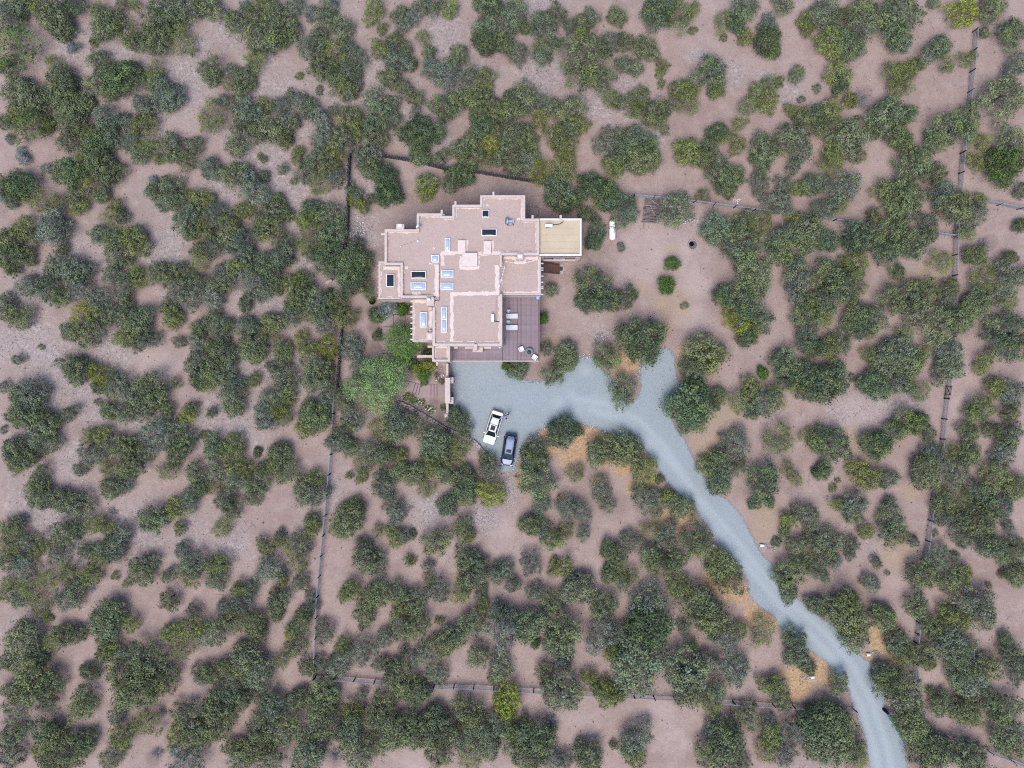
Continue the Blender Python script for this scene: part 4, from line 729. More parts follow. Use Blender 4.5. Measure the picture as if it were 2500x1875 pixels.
# beam ends
for y in (1020, 1065, 1110, 1157, 1205, 1251, 1298, 1343):
    a = ZP(370, y, 5.0); local(MB().tube((a[0] + 0.2, a[1], 5.0), (a[0] - 0.26, a[1], 5.0), 0.1, n=8).build('beam_end', M['white_coping'], w4))
for y in (720, 765, 812, 858, 905, 950, 995):
    a = ZP(83, y, 5.1); local(MB().tube((a[0] + 0.2, a[1], 5.1), (a[0] - 0.12, a[1], 5.1), 0.08, n=8).build('beam_end', M['coping'], w3))
for y, mt in ((702, 0), (740, 1), (758, 0), (808, 0), (860, 0), (899, 1), (912, 0), (963, 0)):
    a = ZP(1453, y, 5.3); local(MB().tube((a[0] - 0.2, a[1], 5.3), (a[0] + 0.34, a[1], 5.3), 0.07 if mt else 0.11, n=8).build('beam_end', M['white_coping' if mt else 'blue_metal'], w2))
# windows of the end wing and the lower walls
yw = ZP(1600, 637, T7)[1]
for x0, x1, mt in ((1478, 1550, 'window_glass'), (1552, 1660, 'window_light'), (1662, 1742, 'window_glass')):
    X0, X1 = ZP(x0, 637, 4.4)[0], ZP(x1, 637, 4.4)[0]
    fr = local(MB().box(((X0 + X1) / 2, yw - 0.01, 4.3), (X1 - X0, 0.1, 1.25)).build('window', M['dark_metal'], house))
    o = MB().box(((X0 + X1) / 2, yw - 0.05, 4.3), (X1 - X0 - 0.14, 0.06, 1.1)).build('pane', M[mt], fr)
X0, X1 = ZP(1478, 637, 4.4)[0], ZP(1742, 637, 4.4)[0]
local(MB().box(((X0 + X1) / 2, yw - 0.1, 3.6), (X1 - X0 + 0.2, 0.24, 0.1)).build('window_sill', M['stucco'], house))
ys = ZP(800, 1398, T1)[1]
for x0, x1 in ((720, 750), (812, 880), (970, 1032)):
    a, b = ZP(x0, 1398, 5), ZP(x1, 1398, 5)
    local(MB().box(((a[0] + b[0]) / 2, ys - 0.12, 4.6), (b[0] - a[0], 0.3, 0.16)).build('lintel', M['coping'], w1, bevel=0.03))
    local(MB().box(((a[0] + b[0]) / 2, ys - 0.01, 3.9), (b[0] - a[0] - 0.1, 0.08, 1.2)).build('window', M['window_glass'], house))
# wall lamp globe at the corner over the deck
a = ZP(1106, 1411, 5.2); local(MB().lathe([(0.02, -0.13), (0.11, -0.08), (0.14, 0), (0.11, 0.08), (0.02, 0.13)], 12, (a[0], a[1], 5.2)).build('wall_lamp', M['white_metal'], w1, smooth=True))
# conduits and small vents
def pipe(line, zr, r, mat, parent, name='conduit', clips=True):
    m = MB(); pl = [(*ZP(x, y, zr), zr + 0.07 + r) for x, y in line]
    for a_, b_ in zip(pl[:-1], pl[1:]): m.tube(a_, b_, r, n=6)
    if clips:
        for a_, b_ in zip(pl[:-1], pl[1:]):
            for tt in (0.25, 0.75):
                m.box((a_[0] + (b_[0] - a_[0]) * tt, a_[1] + (b_[1] - a_[1]) * tt, zr + 0.05), (0.16, 0.16, 0.1))
    return local(m.build(name, M[mat], parent))
pipe([(596, 700), (596, 1015), (552, 1018)], Z1, 0.035, 'dark_conduit', r1)
pipe([(268, 558), (412, 511)], Z1, 0.03, 'conduit', r1, clips=False)
pipe([(1148, 684), (1210, 694), (1300, 696), (1370, 685), (1418, 668)], Z2, 0.04, 'white_coping', r2)
pipe([(1150, 720), (1125, 820), (1098, 912)], Z2 + 0.95, 0.03, 'white_coping', r2)
pipe([(1080, 975), (1074, 1060), (1071, 1135)], Z1, 0.03, 'conduit', r1)
for x, y, zr, rr, h, mt, pr in ((413, 510, Z1, 0.13, 0.3, 'white_metal', r1), (557, 577, Z1, 0.12, 0.25, 'sealant', r1), (525, 702, Z1, 0.1, 0.25, 'sealant', r1), (1006, 209, Z1, 0.11, 0.25, 'sealant', r1), (260, 650, Z1, 0.06, 0.3, 'white_metal', r1),
                               (1006, 580, Z1 + 0.4, 0.05, 0.2, 'conduit', r1), (952, 618, Z1, 0.1, 0.25, 'sealant', r1), (268, 558, Z1, 0.07, 0.25, 'white_metal', r1), (888, 1362, Z1, 0.06, 0.2, 'white_metal', r1), (410, 966, Z1 + 0.1, 0.13, 0.2, 'sealant', r1)):
    a = ZP(x, y, zr + h); local(MB().lathe([(rr, 0), (rr, h), (rr * 0.4, h + 0.03)], 10, (a[0], a[1], zr)).build('vent_pipe', M[mt], pr))
for x, y in ((557, 577), (525, 702), (1006, 209), (320, 738), (1265, 326)): sealant([(x - 14, y), (x + 14, y)], Z1, 0.3, r1, amp=0.12)

# ------------------------------------------------------------------ deck over the garage
deck = tag(empty('timber_deck', (*ZP(1280, 1250, 3), 0)), 'mauve timber deck with lounge furniture wrapping the house corner', 'deck')
DL = Vector(deck.location); ZD = 3.0
def dlocal(o): o.matrix_parent_inverse = Matrix.Translation(-DL); return o
(ax, ay), (bx, by) = ZP(1131, 935, ZD), ZP(1432, 1520, ZD)
n = 38; pw = (bx - ax) / n; mesh_cache = {}
bm_ = MB().box((0, 0, 0), (pw - 0.016, ay - by, 0.045)); 
for i in range(n):
    k = int(RNG.choice([0, 0, 0, 1, 1, 2])) 
    if i in (15, 16, 19): k = 4 if i != 16 else 2
    if k not in mesh_cache:
        o = bm_.build('plank', M['deck%d' % k], deck); mesh_cache[k] = o.data
    else: o = obj('plank', mesh_cache[k], None, deck)
    dlocal(o); o.location = (ax + pw * (i + 0.5), (ay + by) / 2, ZD + float(RNG.uniform(-0.004, 0.004)))
(cx0, cy0), (cx1, cy1) = ZP(700, 1392, ZD), ZP(1128, 1520, ZD)
n = 16; ph = (cy0 - cy1) / n; mesh_cache2 = {}
bm2 = MB().box((0, 0, 0), (cx1 - cx0 - 0.02, ph - 0.016, 0.045))
for i in range(n):
    k = int(RNG.choice([0, 1, 2, 2, 3]))
    if k not in mesh_cache2:
        o = bm2.build('plank', M['deck%d' % k], deck); mesh_cache2[k] = o.data
    else: o = obj('plank', mesh_cache2[k], None, deck)
    dlocal(o); o.location = ((cx0 + cx1) / 2, cy1 + ph * (i + 0.5), ZD - 0.004)
# joists, rim and the stucco garage below
dlocal(MB().prism([(ax - 0.05, ay), (ax - 0.05, by - 0.02), (bx + 0.02, by - 0.02), (bx + 0.02, ay)], ZD - 0.25, ZD - 0.035).build('joist_layer', M['deck_gap'], deck))
dlocal(MB().prism([(cx0, cy0), (cx0, cy1 - 0.02), (ax - 0.06, cy1 - 0.02), (ax - 0.06, cy0)], ZD - 0.25, ZD - 0.036).build('joist_layer', M['deck_gap'], deck))
dlocal(MB().box((bx + 0.11, (ay + by) / 2 - 0.05, ZD - 0.05), (0.17, ay - by + 0.2, 0.3)).build('rim_board', M['deck4'], deck))
dlocal(MB().box(((ax + bx) / 2 + 0.02, by - 0.10, ZD - 0.04), (bx - ax + 0.02, 0.16, 0.3)).build('rim_board', M['conduit'], deck))
dlocal(MB().box(((cx0 + ax) / 2, cy1 - 0.11, ZD - 0.04), (ax - cx0 - 0.04, 0.18, 0.34)).build('rim_board', M['conduit'], deck))
gw = MB()
for c, d in ((((ax + bx) / 2, by + 0.35), (bx - ax - 0.7, 0.3)), ((bx - 0.5, (ay + by) / 2), (0.3, ay - by - 1.4)), (((cx0 + ax) / 2, cy1 + 0.35), (ax - cx0, 0.3))): gw.box((c[0], c[1], 1.3), (d[0], d[1], 2.85))
dlocal(gw.build('garage_wall', M['stucco'], deck))
a = ZP(1427, 985, 3.6); dlocal(MB().box((a[0], a[1], 3.6), (0.45, 0.7, 1.0)).build('meter_box', M['blue_metal'], deck, bevel=0.03))
a = ZP(1152, 1392, 3.05); dlocal(MB().tube((a[0], a[1], 3.03), (a[0] - 0.05, a[1] + 0.9, 3.1), 0.035, n=6).build('broom_pole', M['black_plastic'], deck))

# outside stair east of the house, from the door landing down to a paved pad
stair = tag(empty('wooden_stair', (*P(1350, 655), 0)), 'dark brown timber stair beside the tan roofed wing', 'stair')
SL = Vector(stair.location)
A_ = Vector((*ZP(1455, 735, 2.8), 2.8)); B_ = Vector((*ZP(1612, 752, 0.35), 0.35)); wd_ = Vector((0.0, -1.15, 0)); nst = 12
for i in range(nst):
    p = A_.lerp(B_, (i + 0.5) / nst); o = MB().box((0, 0, 0), ((B_.x - A_.x) / nst - 0.02, 1.15, 0.06)).build('tread', M['stair_wood'], stair); o.location = p - SL
for s_ in (-0.62, 0.62):
    o = MB().add([(A_.x, A_.y + s_ - 0.04, A_.z - 0.25), (A_.x, A_.y + s_ + 0.04, A_.z - 0.25), (A_.x, A_.y + s_ + 0.04, A_.z + 0.08), (A_.x, A_.y + s_ - 0.04, A_.z + 0.08),
                  (B_.x, B_.y + s_ - 0.04, B_.z - 0.3), (B_.x, B_.y + s_ + 0.04, B_.z - 0.3), (B_.x, B_.y + s_ + 0.04, B_.z + 0.05), (B_.x, B_.y + s_ - 0.04, B_.z + 0.05)],
                 [(0, 1, 2, 3), (7, 6, 5, 4), (0, 4, 5, 1), (1, 5, 6, 2), (2, 6, 7, 3), (3, 7, 4, 0)]).build('stringer', M['stair_wood'], stair); o.location = -SL
for s_ in (-0.62, 0.62):
    o = MB().tube((A_.x, A_.y + s_, A_.z + 0.9), (B_.x, B_.y + s_, B_.z + 0.9), 0.04, n=6).build('handrail', M['stair_wood'], stair); o.location = -SL
    for k in (0.04, 0.5, 0.96):
        q = A_.lerp(B_, k); o = MB().box((q.x, q.y + s_, q.z + 0.4), (0.08, 0.08, 1.0)).build('baluster', M['stair_wood'], stair); o.location = -SL
pad = tag(empty('paved_pad', (*ZP(1628, 752), 0)), 'small pale paved pad with a dark mat at the stair foot', 'pad')
for dx, dy, sx, sy in ((-0.05, 0.55, 0.62, 0.3), (-0.05, -0.42, 0.62, 0.45), (0.32, 0.05, 0.2, 0.62)):
    MB().box((dx, dy, 0.03), (sx, sy, 0.09)).build('paver', M['pale_concrete'], pad, bevel=0.012, seg=1)
MB().box((-0.1, 0.1, 0.025), (0.5, 0.55, 0.05)).build('mat', M['dark_metal'], pad)

# ------------------------------------------------------------------ entry garden: gate portal, walk, patio, stone wall
portal = tag(empty('entry_portal', (*P(1094, 950), 0)), 'pink stucco garden wall with a roofed gate by the gravel court', 'garden wall')
PL_ = Vector(portal.location)
def seg(x0, y0, x1, y1, z, name, mat='stucco', z0=-0.1, bevel=0.06):
    a_, b_ = P(x0, y0, z), P(x1, y1, z)
    o = MB().box(((a_[0] + b_[0]) / 2, (a_[1] + b_[1]) / 2, (z + z0) / 2), (b_[0] - a_[0], a_[1] - b_[1], z - z0)).build(name, M[mat], portal, bevel=bevel); o.location = -PL_; return o
seg(1089, 888, 1094.5, 911, 2.3, 'wall', 'coping'); seg(1088.6, 910, 1094.4, 923, 2.1, 'wall', 'coping')
seg(1086, 922, 1099, 985, 3.0, 'portal_roof', 'coping', 2.45)
for y in ((921, 936), (969, 986)): seg(1098.5, y[0], 1107, y[1], 2.2, 'pillar', 'stucco')
seg(1087.5, 923, 1096, 936, 2.46, 'pier', 'stucco'); seg(1087.5, 970, 1096, 984, 2.46, 'pier', 'stucco')
g_ = seg(1091, 936.5, 1093, 969.5, 2.2, 'gate', 'stair_wood', 0.05, 0.01)
for y in (928.5, 977.5):
    q = P(1103, y, 2.3); o = MB().lathe([(0.05, 0), (0.09, 0.05), (0.07, 0.16), (0.02, 0.2)], 10, (q[0], q[1], 2.2)).build('gate_lamp', M['white_metal'], portal); o.location = -PL_
seg(1089, 985, 1095, 999, 2.0, 'wall', 'coping'); seg(1089.3, 998.5, 1095.2, 1010, 1.8, 'wall', 'coping'); seg(1085, 1009.5, 1095, 1020, 1.6, 'wall', 'coping')
beam = tag(empty('garden_beam', (*P(1035, 870), 0)), 'pale timber beam spanning from the entry tower over the shrubs', 'beam')
a = P(1018, 870, 2.7); b = P(1056, 870, 2.7); o = MB().box(((a[0] + b[0]) / 2, a[1], 2.7), (b[0] - a[0], 0.36, 0.3)).build('timber', M['coping'], beam, bevel=0.03); o.location = -Vector(beam.location)
o = MB().box((a[0] + 0.25, a[1], 1.25), (0.25, 0.25, 2.6)).build('post', M['coping'], beam, bevel=0.02); o.location = -Vector(beam.location)

walk = tag(empty('garden_walk', (*P(960, 860), 0)), 'pink concrete patio and stepped walk left of the house', 'walkway')
WL = Vector(walk.location)
def slab(pts, z, name='slab'):
    o = MB().prism([P(x, y, z) for x, y in pts][::-1], z - 0.25, z).build(name, M['pink_concrete'], walk, bevel=0.012, seg=1); o.location = -WL; return o
for x0, x1 in ((932, 959.6), (960, 988.6), (989, 1012)): slab([(x0, 769), (x1, 769), (x1, 797.5), (x0, 797.5)], 0.42)
slab([(933.5, 798), (961, 798), (961, 826.5), (933.5, 826.5)], 0.42); slab([(933.8, 827), (961.3, 827), (961.3, 854.6), (933.8, 854.6)], 0.42)
slab([(934, 855), (961.5, 855), (961.5, 863), (934, 863)], 0.30, 'step'); slab([(934, 863.4), (962, 863.4), (962, 869.8), (934, 869.8)], 0.20, 'step')
slab([(934.2, 870.2), (962, 870.2), (963, 893), (935, 900)], 0.12); slab([(935, 900.5), (963, 893.5), (978, 925), (956, 943)], 0.11); slab([(956.3, 943.4), (978.3, 925.4), (1000, 931.4), (988, 954)], 0.10)
slab([(988.4, 954.2), (1000.4, 931.6), (1014.5, 935.8), (1006.5, 959.5)], 0.10); slab([(1007, 959.6), (1015, 936), (1021, 937.3), (1014, 962)], 0.085, 'step'); slab([(1014.5, 962.1), (1021.5, 937.4), (1027, 938.6), (1021.5, 964)], 0.07, 'step')
slab([(1022, 964), (1027.5, 938.7), (1052, 938.5), (1052, 966)], 0.055); slab([(1052.4, 966), (1052.4, 938.5), (1059.5, 938.7), (1059.5, 966)], 0.05, 'step'); slab([(1059.9, 966), (1059.9, 938.7), (1066.8, 939), (1066.8, 966)], 0.045, 'step')
slab([(1067.2, 968), (1067.2, 935.5), (1090, 934), (1090, 970)], 0.04)

def riser(x0, y0, x1, y1, z):
    a_, b_ = Vector(P(x0, y0, z)), Vector(P(x1, y1, z)); c_ = (a_ + b_) / 2; d_ = b_ - a_
    o = MB().box((c_.x, c_.y, z), (d_.length, 0.09, 0.02), rz=math.atan2(d_.y, d_.x)).build('step_edge', M['joint'], walk); o.location = -WL
for q in ((934, 854.8, 961.5, 854.8, .43), (934, 863.2, 962, 863.2, .31), (934, 870, 962, 870, .21), (960, 769, 960, 797, .425), (989, 769, 989, 797, .425), (934, 826.7, 961, 826.7, .425), (934, 797.8, 961, 797.8, .425), (1006.7, 959.5, 1014.7, 936, .105), (1014.2, 962, 1021.2, 937.3, .09),
          (1021.7, 964, 1027.2, 938.7, .075), (1052.2, 966, 1052.2, 938.5, .06), (1059.7, 966, 1059.7, 938.7, .055), (1067, 967, 1067, 937, .05)): riser(*q)

wall_s = tag(empty('stone_retaining_wall', (*P(1090, 1050), 0)), 'low dry stone retaining wall below the entry garden', 'stone wall')
ln = [(966,980),(1000,994),(1045,1021),(1090,1048),(1136,1067),(1158,1079),(1188,1112)]
sm = []
for k in range(6):
    r = np.random.default_rng(40 + k); v = OCT  # rough block
    b_ = MB().box((0, 0, 0), (0.42, 0.26, 0.3)); b_.v = [tuple(np.array(q) * r.uniform(0.75, 1.2, 3)) for q in b_.v]
    o = b_.build('stone', M['boulder_stone'], wall_s, bevel=0.03, seg=1); sm.append(o.data); bpy.data.objects.remove(o)
for a_, b_ in zip(ln[:-1], ln[1:]):
    A0, B0 = np.array(P(*a_)), np.array(P(*b_)); d = np.hypot(*(B0 - A0)); ang = math.atan2(*(B0 - A0)[::-1])
    for c in range(2):
        k = int(d / 0.44)
        for i in range(k):
            q = A0 + (B0 - A0) * (i + 0.5 + 0.3 * c) / k + np.array([-math.sin(ang), math.cos(ang)]) * ((c - 0.5) * 0.3)
            o = obj('stone', sm[int(RNG.integers(6))], None, wall_s); o.location = Vector((q[0], q[1], 0.12 + 0.14 * c + RNG.uniform(-0.04, 0.06))) - Vector(wall_s.location); o.rotation_euler = (RNG.uniform(-.1, .1), RNG.uniform(-.1, .1), ang + RNG.uniform(-.25, .25))
            o.scale = [float(RNG.uniform(0.75, 1.35))] * 3
stones('rubble', along(ln, 1.0, 9), (0.05, 0.16), (0.3, 0.85), 'loose rubble along the dry stone garden wall', 'rubble')
stones('garden_rocks', [(*P(RNG.uniform(1062, 1086), RNG.uniform(893, 930)), 0.05) for _ in range(50)], (0.05, 0.2), (0.3, 0.95), 'rocks in the bed behind the gate wall', 'rocks')
stones('garden_rocks', [(*P(RNG.normal(872, 14), RNG.normal(565, 16)), 0.03) for _ in range(260)], (0.05, 0.16), (0.3, 0.95), 'pale rocks between stake fence and upper left house corner', 'rocks')
# ------------------------------------------------------------------ things on and round the house
def thing(name, label, cat, loc, rz=0.0, group=None): return tag(empty(name, loc, rz), label, cat, group)

def lounger(x, y, label):
    t = thing('sun_lounger', label, 'sun lounger', (*ZP(x, y, ZD + 0.3), ZD + 0.02), math.radians(1.5), 'sun loungers on the deck')
    MB().box((0.28, 0, 0.36), (1.12, 0.66, 0.1)).build('seat_cushion', M['cushion'], t, bevel=0.035)
    MB().box((-0.52, 0, 0.50), (0.56, 0.66, 0.09), ry=math.radians(32)).build('backrest', M['cushion'], t, bevel=0.035)
    MB().box((-0.05, 0.34, 0.27), (1.7, 0.05, 0.07)).build('side_rail', M['grey_metal'], t); MB().box((-0.05, -0.34, 0.27), (1.7, 0.05, 0.07)).build('side_rail', M['grey_metal'], t)
    for sx in (-0.75, 0.75):
        for sy in (-0.31, 0.31): MB().box((sx, sy, 0.14), (0.05, 0.05, 0.26)).build('leg', M['grey_metal'], t)
lounger(1208, 1147, 'upper of the two white loungers on the deck')
lounger(1206, 1243, 'lower of the two white loungers on the deck')
def side_table(x, y, label):
    t = thing('side_table', label, 'side table', (*ZP(x, y, ZD + 0.45), ZD + 0.02), 0.4, 'round side tables by the loungers')
    MB().lathe([(0.27, 0.42), (0.28, 0.45), (0.25, 0.47), (0.24, 0.45)], 20, cap=False).build('rim', M['blue_metal'], t, smooth=True)
    s = MB()
    for k in range(3):
        a_ = k * 2.094; s.box((0.12 * math.cos(a_), 0.12 * math.sin(a_), 0.455), (0.25, 0.06, 0.02), rz=a_)
    s.build('spokes', M['white_metal'], t); MB().lathe([(0.22, 0.40), (0.23, 0.43)], 18).build('top', M['grey_metal'], t)
    for k in range(3):
        a_ = k * 2.094 + 1; MB().tube((0.2 * math.cos(a_), 0.2 * math.sin(a_), 0.42), (0.26 * math.cos(a_), 0.26 * math.sin(a_), 0), 0.018).build('leg', M['white_metal'], t)
side_table(1180, 1102, 'round slatted side table above both loungers'); side_table(1178, 1194, 'round slatted side table between the two loungers')
def patio_chair(x, y, deg, label):
    t = thing('patio_chair', label, 'chair', (*ZP(x, y, ZD + 0.45), ZD + 0.02), math.radians(deg), 'white chairs at the fire table')
    MB().box((0, 0, 0.38), (0.66, 0.66, 0.14)).build('seat', M['white_metal'], t, bevel=0.05); MB().box((-0.33, 0, 0.58), (0.13, 0.66, 0.4)).build('backrest', M['white_metal'], t, bevel=0.05)
    for s_ in (-0.31, 0.31): MB().box((0.02, s_, 0.5), (0.6, 0.09, 0.14)).build('armrest', M['cushion'], t, bevel=0.02)
    for sx in (-0.28, 0.28):
        for sy in (-0.28, 0.28): MB().box((sx, sy, 0.16), (0.06, 0.06, 0.3)).build('leg', M['grey_metal'], t)
patio_chair(1290, 1425, 25, 'white armchair left of the round fire table'); patio_chair(1399, 1493, 145, 'white armchair at the deck corner below the fire table')
t = thing('fire_table', 'round grey fire table with a dark bowl on the deck', 'fire table', (*ZP(1355, 1450, ZD + 0.4), ZD + 0.02))
MB().lathe([(0.42, 0), (0.50, 0.05), (0.56, 0.40), (0.56, 0.46), (0.30, 0.46), (0.27, 0.38)], 28, cap=False).build('body', M['grey_stone_table'], t, smooth=False)
MB().lathe([(0.28, 0.36), (0.20, 0.40), (0.05, 0.42)], 22).build('burner_bowl', M['dark_metal'], t)
MB().lathe([(0.57, 0.40), (0.585, 0.43), (0.57, 0.465)], 28, cap=False).build('rim', M['grey_metal'], t)

def aircon(x, y, rz, zr, label, cable):
    t = thing('air_conditioner', label, 'air conditioner', (*ZP(x, y, zr + 0.5), zr + 0.01), rz, 'air conditioners on the roof')
    MB().box((0, 0, 0.45), (0.98, 0.40, 0.7)).build('cabinet', M['white_metal'], t, bevel=0.03); MB().lathe([(0.26, 0), (0.26, 0.02)], 20).build('fan_grille', M['grey_metal'], t).location = (-0.12, -0.205, 0.45)
    t.children[-1].rotation_euler = (math.pi / 2, 0, 0)
    for sx in (-0.32, 0.32): MB().box((sx, 0, 0.05), (0.08, 0.5, 0.1)).build('foot', M['dark_metal'], t)
    m = MB(); inv = Matrix.Translation(t.location) @ Matrix.Rotation(rz, 4, 'Z'); inv.invert()
    pl = [inv @ Vector((*ZP(a_, b_, zr), zr + c_)) for a_, b_, c_ in cable]
    for a_, b_ in zip(pl[:-1], pl[1:]): m.tube(a_, b_, 0.05, n=6)
    m.build('cable', M['black_plastic'], t)
aircon(1520, 385, 0.0, Z7, 'white air conditioner with black cable on the tan roof', [(1550, 378, 0.2), (1580, 377, 0.1), (1615, 370, 0.1), (1640, 352, 0.1), (1641, 333, 0.25)])
aircon(1046, 1164, math.pi / 2 + 0.03, Z1, 'white air conditioner on the gravelled roof above the loungers', [(1055, 1190, 0.2), (1090, 1195, 0.1), (1122, 1198, 0.2)])
t = thing('satellite_dish', 'blue satellite dish on a frame near the square dark skylight', 'satellite dish', (*ZP(1192, 348, Z1 + 0.4), Z1 + 0.01), 0.05)
o = MB().lathe([(0.52, 0.16), (0.40, 0.08), (0.2, 0.02), (0.02, 0.0)], 20).build('reflector', M['blue_metal'], t, smooth=True); o.location = (-0.3, 0.05, 0.5); o.rotation_euler = (0, math.radians(-68), 0)
MB().box((0.14, 0.06, 0.46), (0.75, 0.2, 0.12)).build('feed_arm', M['blue_metal'], t, bevel=0.02); MB().box((0.46, 0.05, 0.42), (0.13, 0.62, 0.22)).build('ballast', M['blue_metal'], t, bevel=0.02)
s = MB()
for dx in (-0.35, 0.42): s.box((dx, 0, 0.03), (0.05, 1.0, 0.05)); s.tube((dx, -0.35, 0.05), (0.0, 0, 0.45), 0.025)
for dy in (-0.48, 0.48): s.box((0.03, dy, 0.05), (0.85, 0.05, 0.05))
s.build('frame', M['grey_metal'], t)
for dx, dy in ((-0.3, -0.36), (0.42, -0.36)): MB().box((dx, dy, 0.1), (0.14, 0.14, 0.14)).build('counterweight', M['black_plastic'], t)
t = thing('satellite_dish', 'small pale satellite dish at the upper left parapet', 'satellite dish', (*ZP(418, 392, T1), Z1 + 0.01), 0.3)
o = MB().lathe([(0.36, 0.1), (0.25, 0.04), (0.02, 0.0)], 16).build('reflector', M['white_metal'], t, smooth=True); o.location = (0, 0, 0.85); o.rotation_euler = (0.9, 0.6, 0)
MB().tube((0, 0, 0), (0, 0, 0.85), 0.03).build('mast', M['grey_metal'], t)

# propane tank
t = thing('propane_tank', 'white horizontal propane tank beside the dark green trees', 'propane tank', (*P(1495, 561, 0.8), 0.0))
s = MB(); R0 = 0.47; hl = 1.05
prof = [(R0 * math.cos(a_), -hl - 0.42 * math.sin(a_)) for a_ in np.linspace(math.pi / 2 * 0.98, 0, 7)] + [(R0 * math.cos(a_), hl + 0.42 * math.sin(a_)) for a_ in np.linspace(0, math.pi / 2 * 0.98, 7)]
o = s.lathe(prof, 24).build('vessel', M['tank_white'], t, smooth=True); o.rotation_euler = (math.pi / 2, 0, 0); o.location = (0, 0, 0.72)
MB().lathe([(0.17, 0), (0.17, 0.14), (0.12, 0.2), (0.02, 0.22)], 18, (0, 0.25, 1.14)).build('valve_dome', M['tank_white'], t, smooth=True)
for y in (-0.75, 0.75): MB().box((0, y, 0.15), (0.7, 0.12, 0.36)).build('foot', M['grey_metal'], t)
for y in (-1.0, 1.0): MB().box((0, y, 1.19), (0.05, 0.16, 0.08)).build('lifting_lug', M['tank_white'], t)

# pile of thin weathered poles by the fence
t = thing('pole_pile', 'pile of thin weathered poles stacked by the upper fence', 'pole pile', (*P(1590, 515), 0.0), math.radians(-8))
pm = [MB().tube((-1.05, 0, 0), (1.05, 0.04, 0), 0.05 + 0.008 * k, 0.03, n=5).build('pole', M['dark_pole' if k == 1 else 'weathered_pole'], t) for k in range(3)]
pd = [o.data for o in pm]; pz = [0, 0, 0]
for i in range(64):
    y = -1.75 + 3.5 * (i % 32) / 31 + RNG.normal(0, 0.03); lay = i // 32
    o = pm[i] if i < 3 else obj('pole', pd[i % 3], None, t)
    o.location = (RNG.normal(0, 0.10), y, 0.06 + 0.14 * lay + RNG.uniform(0, 0.12)); o.rotation_euler = (0, RNG.normal(0, 0.02), RNG.normal(0, 0.07)); o.scale = (RNG.uniform(0.8, 1.08), 1, 1)
for dx, dy, a_ in ((0.2, 1.2, -0.5), (0.1, 0.0, -1.0), (-0.3, 0.6, 0.1)):
    o = MB().tube((-0.8, 0, 0.42), (0.8, 0, 0.42), 0.05, 0.03, n=5).build('pole', M['pale_wood'], t); o.location = (dx, dy, 0); o.rotation_euler = (0, 0, a_)
o = MB().box((0, 0, 0.05), (0.18, 1.5, 0.06)).build('board', M['pale_wood'], t); o.location = (0.1, -2.4, 0); o.rotation_euler = (0, 0, -0.35)
o = MB().box((0, 0, 0.05), (0.12, 0.9, 0.06)).build('board', M['weathered_pole'], t); o.location = (-0.75, -2.1, 0); o.rotation_euler = (0, 0, -0.05)

# fire pit
t = thing('fire_pit', 'round stone ringed fire pit blackened with soot', 'fire pit', (*P(1690, 597), 0.0))
MB().lathe([(0.62, 0.02), (0.4, 0.04), (0.02, 0.045)], 18).build('ash_bed', M['ash'], t); o = MB().lathe([(0.36, 0.0), (0.25, 0.06), (0.02, 0.04)], 11).build('char_heap', M['soot'], t, loc=(-0.1, 0.08, 0.03))
for k in range(15):
    a_ = k * 2 * math.pi / 15; o = obj('ring_stone', sm[k % 6], None, t); o.location = (0.68 * math.cos(a_) + 0.05, 0.68 * math.sin(a_) - 0.05, 0.08); o.rotation_euler = (0, 0, a_ + 1.57); o.scale = (0.6, 0.6, 0.6)
for k in range(5):
    a_ = k * 1.3; o = MB().tube((0.3 * math.cos(a_), 0.3 * math.sin(a_), 0.08), (-0.25 * math.cos(a_ + .4), -0.25 * math.sin(a_ + .4), 0.2), 0.05, n=6).build('charred_log', M['soot'], t)
# flat boulder, round pot, cut logs
def boulder(px, py, sx, sy, sz, rz, label):
    r = np.random.default_rng(int(px)); b_ = MB().lathe([(0.75, 0), (1.0, 0.35), (0.9, 0.8), (0.45, 1.0)], 9); b_.v = [tuple(np.array(v) * np.array([sx, sy, sz]) * r.uniform(0.85, 1.15)) for v in b_.v]
    o = b_.build('boulder', M['boulder_stone'], None, bevel=0.03, loc=(*P(px, py), -0.03), rz=rz); return tag(o, label, 'boulder')
boulder(803, 688, 0.62, 0.36, 0.4, 0.6, 'flat pale boulder lying left of the stake fence')
boulder(784, 710, 0.2, 0.18, 0.2, 0.2, 'small stone below the flat pale boulder')
boulder(470, 110, 0.3, 0.34, 0.3, 0.2, 'white boulder right of the uppermost left trees'); boulder(466, 138, 0.32, 0.30, 0.3, 0.9, 'round bluish boulder under the white boulder near the top edge')
boulder(736, 1362, 0.3, 0.25, 0.25, 0.4, 'small boulder at the left wire fence')
t = thing('garden_pot', 'round black pot at the lower left house corner', 'pot', (*P(910, 737), 0.0))
MB().lathe([(0.30, 0), (0.44, 0.45), (0.46, 0.5), (0.40, 0.5), (0.36, 0.3)], 20, cap=False).build('bowl', M['black_plastic'], t, smooth=True); MB().lathe([(0.37, 0.34), (0.02, 0.36)], 16).build('soil', M['soot'], t)
